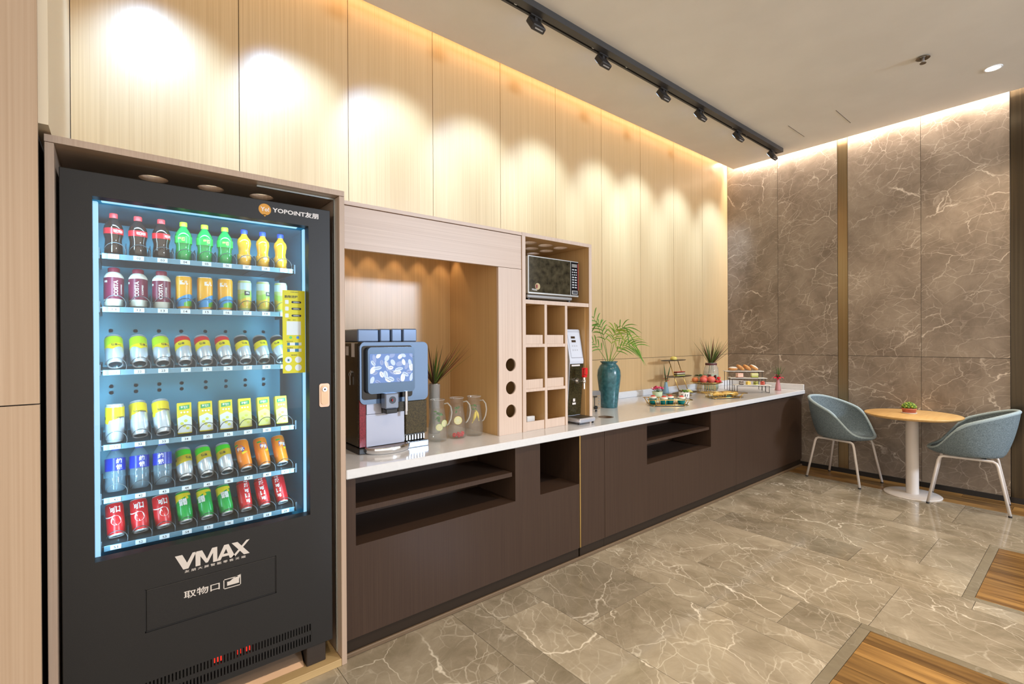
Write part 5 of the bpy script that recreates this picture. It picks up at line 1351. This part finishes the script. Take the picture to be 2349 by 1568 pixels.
# white pot with succulents
WP = (4.532, 2.735)
t = thing('succulent_pot', 'white pot printed with small black birds, in front of the tiered stand', 'pot', (*WP, CT))
m_ = MB(); m_.lathe([(0.0, 0.0), (0.046, 0.0), (0.050, 0.004), (0.055, 0.062), (0.051, 0.062), (0.046, 0.050), (0.0, 0.050)], 26, caps=False); m_.build('body', mat('white_ceramic', (0.78, 0.76, 0.72), 0.3), t)
m_ = MB()
for a in (-2.35, -1.95, -3.0):
    vs = [(0.010 * math.cos(q) * (0.55 + 0.3 * math.cos(2 * q + a)), 0.014 * math.sin(q)) for q in [2 * PI * i / 12 for i in range(12)]]
    m_.add([(0.0535 * math.cos(a + x / 0.05), 0.0535 * math.sin(a + x / 0.05), 0.034 + z) for x, z in vs], [tuple(range(12))])
o = m_.build('bird_print', INK, t); o['kind'] = 'stuff'
t = thing('succulent_plants', 'cluster of green succulents with tiny pink tips in the white pot', 'plant', (*WP, CT + 0.052)); random.seed(9)
for k in range(5):
    a = k * 1.257; c_ = (0.030 * math.cos(a) * (k > 0), 0.030 * math.sin(a) * (k > 0)); g_ = mat('succulent_green_%d' % (k % 3), ((0.10, 0.24, 0.03), (0.28, 0.46, 0.08), (0.20, 0.17, 0.05))[k % 3], 0.5)
    for q in range(8):
        m_ = MB(); m_.at((c_[0], c_[1], 0.008), (0, -0.55, q * PI / 4 + k)); m_.add(*leafmesh(0.032, 0.010, -0.4), True); m_.build('leaf', g_, t)
    m_ = MB(); m_.at((c_[0], c_[1], 0.022)); m_.ell(0.009, 0.009, 0.013, 10, 6); m_.build('tip', (PALEP, g_)[k % 2], t)
# fruit stand
FS = (5.175, 2.845)
t = thing('fruit_stand', 'gold wire pedestal fruit stand with round rimmed plate', 'fruit stand', (*FS, CT))
for k in range(26):
    a = 2 * PI * k / 26; c_, s_ = math.cos(a), math.sin(a)
    m_ = MB(); m_.tube([(0.100 * c_, 0.100 * s_, 0.003), (0.098 * c_, 0.098 * s_, 0.06), (0.088 * c_, 0.088 * s_, 0.098), (0.125 * c_, 0.125 * s_, 0.104), (0.166 * c_, 0.166 * s_, 0.122)], 0.0019, 5); m_.build('wire', GOLD, t)
for r_, z in ((0.100, 0.004), (0.088, 0.098), (0.168, 0.123)):
    m_ = MB(); m_.tube([(r_ * math.cos(2 * PI * i / 36), r_ * math.sin(2 * PI * i / 36), z) for i in range(36)], 0.0038, 6, closed=True); m_.build('ring', GOLD, t)
m_ = MB(); m_.lathe([(0.0, 0.106), (0.12, 0.1065), (0.155, 0.1215), (0.153, 0.1225), (0.118, 0.1085), (0.0, 0.108)], 32, caps=False); m_.build('plate', mat('dark_fruit_plate', (0.03, 0.025, 0.02), 0.3), t)
def fruit(name, label, cat, a, b, z, r, m, grp, sq=0.95, stalk=None):
    p = Vector((FS[0], FS[1], CT + 0.1085 + z)) + right * a + away * b
    t = thing(name, label, cat, tuple(p), group=grp)
    q = MB(); q.lathe([(0.0, -r * sq), (r * 0.5, -r * sq * 0.87), (r * 0.87, -r * sq * 0.45), (r, 0.05 * r), (r * 0.86, r * 0.52), (r * 0.5, r * sq * 0.84), (r * 0.12, r * sq * 0.86), (0.0, r * sq * 0.80)], 18, caps=False); q.build('flesh', m, t)
    if stalk: q = MB(); q.tube([(0, 0, r * 0.78), (0.002, 0.001, r * 1.08)], 0.0018, 5); q.build('stalk', STEMG, t)
PEACH = noisy('peach_skin', (0.82, 0.22, 0.14), (0.76, 0.10, 0.09), (20, 20, 20), 0.45); ORG = noisy('orange_skin', (0.80, 0.30, 0.10), (0.76, 0.22, 0.08), (30, 30, 30), 0.5); TOM = mat('tomato_red', (0.68, 0.03, 0.03), 0.22)
fruit('peach', 'orange peach at the palm vase side of the fruit plate', 'fruit', -0.120, 0.02, 0.036, 0.036, ORG, 'big fruit on the stand', stalk=1)
fruit('peach', 'round coral peach at the front centre left of the fruit plate', 'fruit', -0.050, -0.045, 0.040, 0.040, PEACH, 'big fruit on the stand', stalk=1)
fruit('peach', 'large coral peach at the front centre right of the fruit plate', 'fruit', 0.036, -0.045, 0.044, 0.0445, PEACH, 'big fruit on the stand', stalk=1)
fruit('peach', 'coral peach resting behind the two front peaches', 'fruit', -0.010, 0.045, 0.052, 0.040, PEACH, 'big fruit on the stand', stalk=1)
for k, (a, b, z) in enumerate(((0.100, -0.055, 0.020), (0.136, -0.030, 0.021), (0.105, -0.015, 0.024), (0.128, -0.072 + 0.045, 0.058), (0.075, 0.005, 0.052))):
    fruit('cherry_tomato', ('cherry tomato at the front edge of the fruit plate beside the big peach', 'cherry tomato on the far rim of the fruit plate', 'cherry tomato tucked behind the front tomato', 'cherry tomato topping the small tomato heap', 'cherry tomato leaning on the big peach')[k], 'tomato', a, b, z, 0.0205, TOM, 'cherry tomatoes on the stand', stalk=1)
random.seed(2); gp = Vector((FS[0], FS[1], CT + 0.175)) + right * 0.075 + away * 0.075
t = thing('grape_bunch', 'bunch of dark red grapes lying behind the tomatoes', 'grapes', tuple(gp))
for k in range(22):
    m_ = MB(); m_.at(tuple(right * random.uniform(-0.06, 0.07) + away * random.uniform(-0.02, 0.02) + Vector((0, 0, random.uniform(-0.045, 0.020))))); m_.ell(0.0115, 0.0115, 0.0125, 10, 7); m_.build('grape', mat('dark_grape', (0.10, 0.012, 0.016), 0.25), t)
t = thing('mint_garnish', 'dark green leaf sprig on top of the peaches', 'leaves', tuple(Vector((FS[0], FS[1], CT + 0.190)) + right * -0.075 + away * 0.035))
for k in range(7): m_ = MB(); m_.at((0, 0, 0), (0.2 * k, -0.25, k * 0.9)); m_.add(*leafmesh(0.048, 0.014, 0.3), True); m_.build('leaf', mat('garnish_green', (0.02, 0.10, 0.02), 0.4), t)
# ribbed jar with blades behind the fruit
JV = (5.54, 2.985)
t = thing('ribbed_jar', 'ribbed clear glass jar half filled with pale green water behind the fruit', 'jar', (*JV, CT))
m_ = MB()
prof = [(0.070, 0.0), (0.080, 0.02), (0.082, 0.12), (0.082, 0.22), (0.076, 0.262), (0.062, 0.290), (0.062, 0.315), (0.066, 0.325)]
m_.grid(lambda u, v: ((lambda r_, z: (r_ * (1 + 0.02 * math.cos(2 * PI * u * 22)) * math.cos(2 * PI * u), r_ * (1 + 0.02 * math.cos(2 * PI * u * 22)) * math.sin(2 * PI * u), z))(*prof[round(v * 7)])), 88, 7, True, True)
m_.build('body', clear('ribbed_glass', (0.90, 0.91, 0.90), 0.05, 0.28, (0.78, 0.76, 0.72), 1.5), t)
m_ = MB(); m_.lathe([(0.0, 0.004), (0.068, 0.004), (0.078, 0.02), (0.0795, 0.185), (0.0, 0.185)], 28, caps=False); m_.build('water', mat('pale_green_water', (0.38, 0.56, 0.36), 0.2), t)
m_ = MB(); m_.lathe([(0.0655, 0.296), (0.0665, 0.312), (0.0645, 0.318)], 28, caps=False); m_.build('neck_band', mat('dark_red_twine', (0.10, 0.02, 0.02), 0.6), t)
t = thing('grassy_plant', 'spiky green plant standing in the ribbed jar against the wall corner', 'plant', (*JV, CT + 0.30))
blades(t, 60, 0.85, 0.20, 0.44, 0.0052, [DRA[0], DRA[2], DRA[1], DRA[2]], 8, 0.05, 0.0, 0.82, (0.0, -0.2), 0.6, 0.13)
for k in range(5): a = k * 1.257; m_ = MB(); m_.tube([(0.020 * math.cos(a), 0.020 * math.sin(a), 0.03), (0.030 * math.cos(a + 0.6), 0.030 * math.sin(a + 0.6), -0.10)], 0.003, 5); m_.build('stem', DRA[2], t)
# second gold tray with long pastries
T2 = (4.855, 2.475); R2 = math.radians(-25)
gold_tray('gold wire tray holding long golden pastries', *T2, R2, 0.17, 0.072, 0.052, 4)
def loc2(a, b): return (T2[0] + a * math.cos(R2) - b * math.sin(R2), T2[1] + a * math.sin(R2) + b * math.cos(R2))
PASTRY = noisy('golden_pastry', (0.55, 0.30, 0.05), (0.70, 0.46, 0.12), (40, 40, 40), 0.5)
for k, (a, b, ln, rz, zz) in enumerate(((-0.085, -0.02, 0.070, 0.1, 0.0), (0.062, 0.030, 0.068, -0.2, 0.0), (0.105, -0.035, 0.055, 0.35, 0.0))):
    m_ = MB(); m_.tube([(ln * (u - 0.5) * 2, 0.012 * math.cos(PI * (u - 0.5)), 0.006 * math.cos(PI * (u - 0.5))) for u in [i / 10 for i in range(11)]], [0.006, 0.014, 0.0185, 0.020, 0.021, 0.021, 0.021, 0.020, 0.0185, 0.014, 0.006], 12)
    tag(m_.build('long_pastry', PASTRY, None, (*loc2(a, b), CT + 0.0345), (0, 0, R2 + rz)), ('curved golden pastry at the palm vase end of the pastry tray', 'golden pastry at the back of the pastry tray', 'golden pastry at the marble wall end of the pastry tray')[k], 'pastry', 'golden pastries on the tray')
m_ = MB(); m_.bbox(-0.030, 0.030, -0.016, 0.016, 0, 0.018, 0.005); tag(m_.build('green_cake', mat('dark_green_cake', (0.02, 0.075, 0.045), 0.4), None, (*loc2(0.008, -0.045), CT + 0.0135), (0, 0, R2)), 'small dark green cake between the golden pastries', 'cake')
# three nested wire risers with pastries
RS = (5.66, 2.60); RR = math.radians(-47.5)
def locr(a, b): return (RS[0] + a * math.cos(RR) - b * math.sin(RR), RS[1] + a * math.sin(RR) + b * math.cos(RR))
PLATE = mat('white_board', (0.78, 0.76, 0.70), 0.35); BW = mat('black_wire', (0.012, 0.011, 0.010), 0.4)
for k, (b, h, w, lab) in enumerate(((0.175, 0.222, 0.195, 'tallest white topped wire riser holding the long buns'), (0.030, 0.150, 0.180, 'middle white topped wire riser holding two square cakes'), (-0.115, 0.082, 0.170, 'lowest white topped wire riser holding four tiny cakes'))):
    t = thing('wire_riser', lab, 'riser', (*locr(0, b), CT), RR, group='nested wire risers')
    m_ = MB(); m_.bbox(-w - 0.02, w + 0.02, -0.065, 0.065, h, h + 0.006, 0.002); m_.build('board', PLATE, t)
    for sx in (-1, 1):
        m_ = MB(); x = sx * w; m_.tube([(x, -0.055, h - 0.003), (x, -0.055, 0.004), (x, 0.055, 0.004), (x, 0.055, h - 0.003)], 0.0032, 6); m_.build('leg_frame', BW, t)
    m_ = MB()
    m_.tube([(-w, -0.055, h - 0.003), (w, -0.055, h - 0.003), (w, 0.055, h - 0.003), (-w, 0.055, h - 0.003)], 0.0032, 6, closed=True); m_.build('top_wire', BW, t)
BUN = noisy('baked_bun', (0.50, 0.20, 0.05), (0.68, 0.36, 0.12), (30, 30, 30), 0.5)
for k, (a, tilt) in enumerate(((-0.115, 0.0), (-0.030, 0.62), (0.045, 0.62), (0.122, 0.55))):
    t = thing('long_bun', ('flat sugared bun lying at the near end of the top riser', 'first leaning glazed bun next to the flat bun', 'middle leaning glazed bun on the top riser', 'leaning sugared bun at the marble side end of the top riser')[k], 'bun', (*locr(a, 0.175), CT + 0.2285 + (0.0235 if tilt == 0 else 0.038)), rot=(0, tilt, RR), group='buns on the top riser')
    m_ = MB(); m_.ell(0.054, 0.040, 0.0225, 16, 8); m_.build('crumb', BUN, t)
    if k in (0, 3): m_ = MB(); m_.at((0, 0, 0.007)); m_.ell(0.050, 0.037, 0.0172, 16, 8); m_.build('icing', mat('sugar_icing', (0.85, 0.80, 0.72), 0.5), t)
cake('pink square cake on a black base on the middle riser', (*locr(-0.085, 0.030), CT + 0.1565), RR + 0.2, ((0.006, CHOC), (0.020, PINKC), (0.006, CRM), (0.020, PINKC)), 0.032, 0.028, 'cakes on the middle riser')
cake('pale green square cake on a black base on the middle riser', (*locr(0.080, 0.030), CT + 0.1565), RR - 0.1, ((0.006, CHOC), (0.020, GCAKE), (0.006, CRM), (0.020, mat('pale_green_cream', (0.66, 0.66, 0.30), 0.5))), 0.036, 0.030, 'cakes on the middle riser')
for k, (a, m1, m2) in enumerate(((-0.110, CHOC, CRM), (-0.035, YCAKE, mat('yellow_glaze', (0.80, 0.60, 0.10), 0.4)), (0.045, GCAKE, CHOC), (0.118, REDL, mat('rosy_cream', (0.70, 0.20, 0.14), 0.5)))):
    cake(('tiny chocolate cake on the lowest riser', 'tiny yellow cake on the lowest riser', 'tiny green cake with a dark top on the lowest riser', 'tiny red cake on the lowest riser')[k], (*locr(a, -0.115), CT + 0.0885), RR + 0.3 * k, ((0.014, m1), (0.008, m2), (0.014, m1)), 0.020, 0.018, 'tiny cakes on the lowest riser', m2)
PV = (6.025, 2.42)
conevase('dusty pink cone shaped bud vase by the marble wall', *PV, mat('dusty_pink_vase', (0.46, 0.20, 0.20), 0.5))
t = thing('cut_flower', 'bright pink red lily with spiky leaves in the pink vase', 'flower', (*PV, CT + 0.118))
flower_petals(t, 7, 0.066, 0.018, 0.034, HOTP, 0.25, 0.4); flower_petals(t, 5, 0.050, 0.015, 0.045, PINK, 0.8, 0.5); flower_petals(t, 4, 0.045, 0.012, 0.032, HOTP, -0.3, 0.2)
blades(t, 9, 0.55, 0.15, 0.21, 0.0055, [mat('deep_leaf', (0.03, 0.10, 0.012))], 3, 0.02, 0.02, 0.9)
m_ = MB(); m_.tube([(0, 0, -0.07), (0, 0, 0.04)], 0.002, 5); m_.build('stem', STEMG, t)

# ---------------------------------------------------------------- round table, plant and two bucket chairs
TC = (5.93, 1.163)
t = thing('round_table', 'small round pale wood pedestal table with white metal base', 'table', (*TC, 0.0))
GREYW = mat('warm_white_metal', (0.66, 0.60, 0.55), 0.4)
m_ = MB(); m_.lathe([(0.0, 0.004), (0.222, 0.0), (0.224, 0.006), (0.216, 0.012), (0.0, 0.014)], 48, caps=False); m_.build('base', GREYW, t)
m_ = MB(); m_.cyl(0.050, 0.0135, 0.749, 28); m_.build('column', GREYW, t)
m_ = MB(); m_.lathe([(0.0, 0.7495), (0.352, 0.7495), (0.372, 0.765), (0.374, 0.772), (0.370, 0.776), (0.0, 0.776)], 56, caps=False); m_.build('tabletop', noisy('honey_tabletop', (0.60, 0.36, 0.13), (0.68, 0.43, 0.17), (4, 60, 60), 0.35), t)
PP = (5.955, 1.19)
t = thing('plant_pot', 'shallow terracotta pot on a white saucer on the round table', 'pot', (*PP, 0.7765))
m_ = MB(); m_.lathe([(0.0, 0.0), (0.052, 0.0), (0.062, 0.008), (0.060, 0.009), (0.050, 0.003), (0.0, 0.003)], 28, caps=False); m_.build('saucer', mat('white_ceramic', (0.78, 0.76, 0.72)), t)
m_ = MB(); m_.lathe([(0.0, 0.0035), (0.050, 0.0035), (0.055, 0.038), (0.058, 0.038), (0.058, 0.050), (0.052, 0.050), (0.050, 0.040), (0.0, 0.040)], 28, caps=False); m_.build('body', mat('terracotta', (0.48, 0.13, 0.07), 0.6), t)
t = thing('leafy_succulent', 'round bushy green plant in the terracotta pot', 'plant', (*PP, 0.8185)); random.seed(6)
for k in range(46):
    u = (k + 0.5) / 46; th = math.acos(1 - u * 0.95); a = k * 2.39996
    p = (0.046 * math.sin(th) * math.cos(a), 0.046 * math.sin(th) * math.sin(a), 0.012 + 0.042 * math.cos(th))
    m_ = MB(); m_.at(p, (0, th - 0.9, a) if False else (0, th, a)); m_.ell(0.0125, 0.0105, 0.016, 8, 6); m_.build('leaf', (mat('bush_green', (0.10, 0.19, 0.015), 0.45), mat('bush_light_green', (0.28, 0.36, 0.04), 0.45))[k % 3 == 0], t)
TWEED = noisy('blue_grey_tweed', (0.055, 0.078, 0.092), (0.21, 0.265, 0.285), (150, 150, 320), 0.9, detail=3, lo=0.30, hi=0.70, bump=0.2)
PIPING = noisy('pale_blue_grey_piping', (0.26, 0.34, 0.37), (0.38, 0.46, 0.48), (200, 200, 200), 0.9)
def rimz(phi):
    a = abs(phi)
    pts = [(0, 0.868), (0.5, 0.862), (1.0, 0.822), (1.5, 0.762), (1.75, 0.722), (1.95, 0.655), (2.15, 0.570), (2.4, 0.508), (PI, 0.486)]
    for (x0, y0), (x1, y1) in zip(pts[:-1], pts[1:]):
        if a <= x1 + 1e-9:
            s = (a - x0) / (x1 - x0); return y0 + (y1 - y0) * s
    return pts[-1][1]
def rims(phi): return sum(rimz(max(-PI, min(PI, phi + d))) for d in (-0.2, -0.1, 0, 0.1, 0.2)) / 5
def shell(phi, u, off):
    R = 0.262 + off
    ax, ay = R, R * 1.0
    z0 = 0.478 - off * 1.0; h = rims(phi)
    if u < 0.5: r_ = 0.80 * (u / 0.5); g = 0.03 * (u / 0.5) ** 3
    else:
        s = (u - 0.5) / 0.5; r_ = 0.80 + 0.20 * math.sin(s * PI / 2) ** 0.9; g = 0.03 + 0.97 * s ** 1.35
    lean = 0.05 * g * max(0.0, math.cos(phi))
    return (ax * r_ * math.sin(phi), ay * r_ * math.cos(phi) + lean, z0 + (h - z0) * g)
def chair(label, x, y, rz):
    t = thing('bucket_chair', label, 'chair', (x, y, 0.0), rz, group='bucket chairs at the round table')
    m_ = MB(); N, K = 56, 16
    m_.grid(lambda a, b: shell(-PI + 2 * PI * a, b, 0.0), N, K, True, True)
    m_.build('inner_shell', TWEED, t)
    m_ = MB(); m_.grid(lambda a, b: shell(PI - 2 * PI * a, b, 0.022), N, K, True, True); m_.build('outer_shell', TWEED, t)
    m_ = MB(); pts = []
    for i in range(72):
        p = shell(-PI + 2 * PI * i / 72, 1.0, 0.011); pts.append(p)
    m_.tube(pts, [0.0155 if 15 < i < 57 else 0.0118 for i in range(72)], 10, closed=True); m_.build('piping', PIPING, t)
    for sx in (-1, 1):
        def leg(yf, yt):
            return [(sx * 0.205, yf, 0.010), (sx * 0.172, yt, 0.425)]
        path = [(sx * 0.212, 0.262, 0.012), (sx * 0.178, 0.192, 0.400), (sx * 0.175, 0.182, 0.428), (sx * 0.172, 0.160, 0.441), (sx * 0.170, 0.10, 0.443), (sx * 0.170, -0.10, 0.443), (sx * 0.172, -0.160, 0.441), (sx * 0.175, -0.182, 0.428), (sx * 0.178, -0.192, 0.400), (sx * 0.212, -0.262, 0.012)]
        m_ = MB(); m_.tube(path, 0.0115, 10); m_.build('leg_frame', GREYW, t)
        for yy in (0.262, -0.262):
            m_ = MB(); m_.at((sx * 0.2128, yy, 0)); m_.cyl(0.0128, 0.0, 0.013, 12); m_.build('foot', BLACK, t)
    m_ = MB(); m_.box(-0.17, 0.17, 0.09, 0.12, 0.430, 0.4545); m_.box(-0.17, 0.17, -0.12, -0.09, 0.430, 0.4545); m_.build('cross_bars', BLACK, t)
chair('blue grey bucket chair with its back to the counter', 6.005, 1.755, -0.20)
chair('blue grey bucket chair beside the bronze door', 5.958, 0.772, PI + 0.10)

# ---------------------------------------------------------------- track with spotlights
O = (3.3, 2.39, CEIL)
t = thing('lighting_track', 'black ceiling lighting track running along the wood wall', 'track', O)
m_ = MB(O); m_.box(-1.6, 6.0, 2.345, 2.40, CEIL - 0.045, CEIL); m_.box(-1.6, 6.0, 2.415, 2.43, CEIL - 0.045, CEIL); m_.box(-1.6, 6.0, 2.40, 2.415, CEIL - 0.02, CEIL); m_.box(6.0005, 6.012, 2.345, 2.43, CEIL - 0.045, CEIL)
m_.build('rail', mat('dark_grey_track', (0.040, 0.037, 0.036), 0.5), t)
for x in (2.0, 2.75, 3.15, 4.9, 5.2):
    m_ = MB(O); m_.box(x, x + 0.02, 2.398, 2.402, CEIL - 0.047, CEIL - 0.030); m_.build('clip', STEEL, t)
HEADM = mat('black_lamp_body', (0.030, 0.026, 0.024), 0.45)
HX = (-0.55, 0.16, 0.84, 1.50, 2.193, 2.883, 3.683, 4.292, 5.044, 5.865)
names = {2.193: 'black track spotlight, the largest of the row, nearest the vending machine', 2.883: 'second black track spotlight counted from the vending machine side', 3.683: 'third black track spotlight along the ceiling track from the vending side',
         4.292: 'black track spotlight, third from the marble wall', 5.044: 'black track spotlight, second from the marble wall', 5.865: 'small black track spotlight at the marble wall end of the track',
         -0.55: 'black track spotlight above the pier at the far left end', 0.16: 'black track spotlight above the left half of the vending machine', 0.84: 'black track spotlight above the right edge of the vending frame', 1.50: 'black track spotlight above the coffee machine niche'}
for x in HX:
    O2 = (x, 2.405, CEIL - 0.045)
    h = thing('track_spotlight', names[x], 'spotlight', O2, group='spotlights on the ceiling track')
    m_ = MB(); m_.box(-0.05, 0.05, -0.010, 0.010, -0.010, -0.0005); m_.build('adapter', HEADM, h)
    m_ = MB(); m_.box(-0.012, 0.012, -0.006, 0.006, -0.045, -0.0105); m_.build('arm', HEADM, h)
    m_ = MB(); m_.at((0, 0.0, -0.06), (math.radians(56), 0, 0)); m_.bbox(-0.056, 0.056, -0.050, 0.050, -0.020, 0.020, 0.006)
    m_.build('head', HEADM, h)
    m_ = MB(); m_.at((0, 0.0, -0.06), (math.radians(56), 0, 0)); m_.box(-0.034, 0.034, -0.053, -0.0502, -0.004, 0.004); m_.build('slot', mat('slot_grey', (0.35, 0.33, 0.30), 0.4), h)
    m_ = MB(); m_.at((0, 0.0, -0.06), (math.radians(56), 0, 0)); m_.box(-0.046, 0.046, -0.002, 0.046, -0.0215, -0.0202); m_.build('lens', emit('cool_lamp_face', COOL, 8), h)
    light('track_spot_light', 'SPOT', (x, 2.405 + 0.01, CEIL - 0.045 - 0.12), SPOT_W, COOL, (x + 0.05, YW, 2.70), spot_size=math.radians(62), spot_blend=0.9, shadow_soft_size=0.05)

# ---------------------------------------------------------------- ceiling downlights and sprinkler
for x, y in ((5.592, 0.565), (3.9, 0.30), (2.2, 0.30), (0.5, 0.30), (4.7, -1.6), (2.6, -1.6), (0.5, -1.6)):  # all but the first are unseen, added to light the floor
    lab = 'small bright recessed ceiling downlight above the round table' if x == 5.592 else 'added unseen ceiling downlight that lights the open floor'
    h = thing('downlight', lab, 'downlight', (x, y, CEIL), group='recessed downlights')
    m_ = MB(); m_.lathe([(0.058, 0.0), (0.058, -0.004), (0.048, -0.004), (0.046, 0.0)], 28, caps=False); m_.build('trim_ring', WHITEP, h)
    m_ = MB(); m_.lathe([(0.0, -0.002), (0.047, -0.002)], 28, caps=False); m_.build('lens', emit('downlight_face', (1.0, 0.95, 0.86), 14), h)
    light('downlight_lamp', 'SPOT', (x, y, CEIL - 0.03), DOWN_W, SOFT, (x, y, 0), spot_size=math.radians(110), spot_blend=0.6, shadow_soft_size=0.05)
h = thing('sprinkler_head', 'small round metal fire sprinkler head hanging from the ceiling', 'sprinkler', (4.94, 0.893, CEIL))
m_ = MB(); m_.lathe([(0.018, -0.001), (0.040, -0.004), (0.046, -0.010), (0.044, -0.012), (0.036, -0.008), (0.020, -0.006)], 24, caps=False); m_.build('escutcheon', mat('dull_brass', (0.22, 0.18, 0.13), 0.35, 0.9), h)
m_ = MB(); m_.cyl(0.010, -0.045, -0.004, 14); m_.build('stem', STEEL, h)
m_ = MB(); m_.cyl(0.021, -0.051, -0.046, 18); m_.build('deflector', mat('dull_brass', (0.22, 0.18, 0.13)), h)
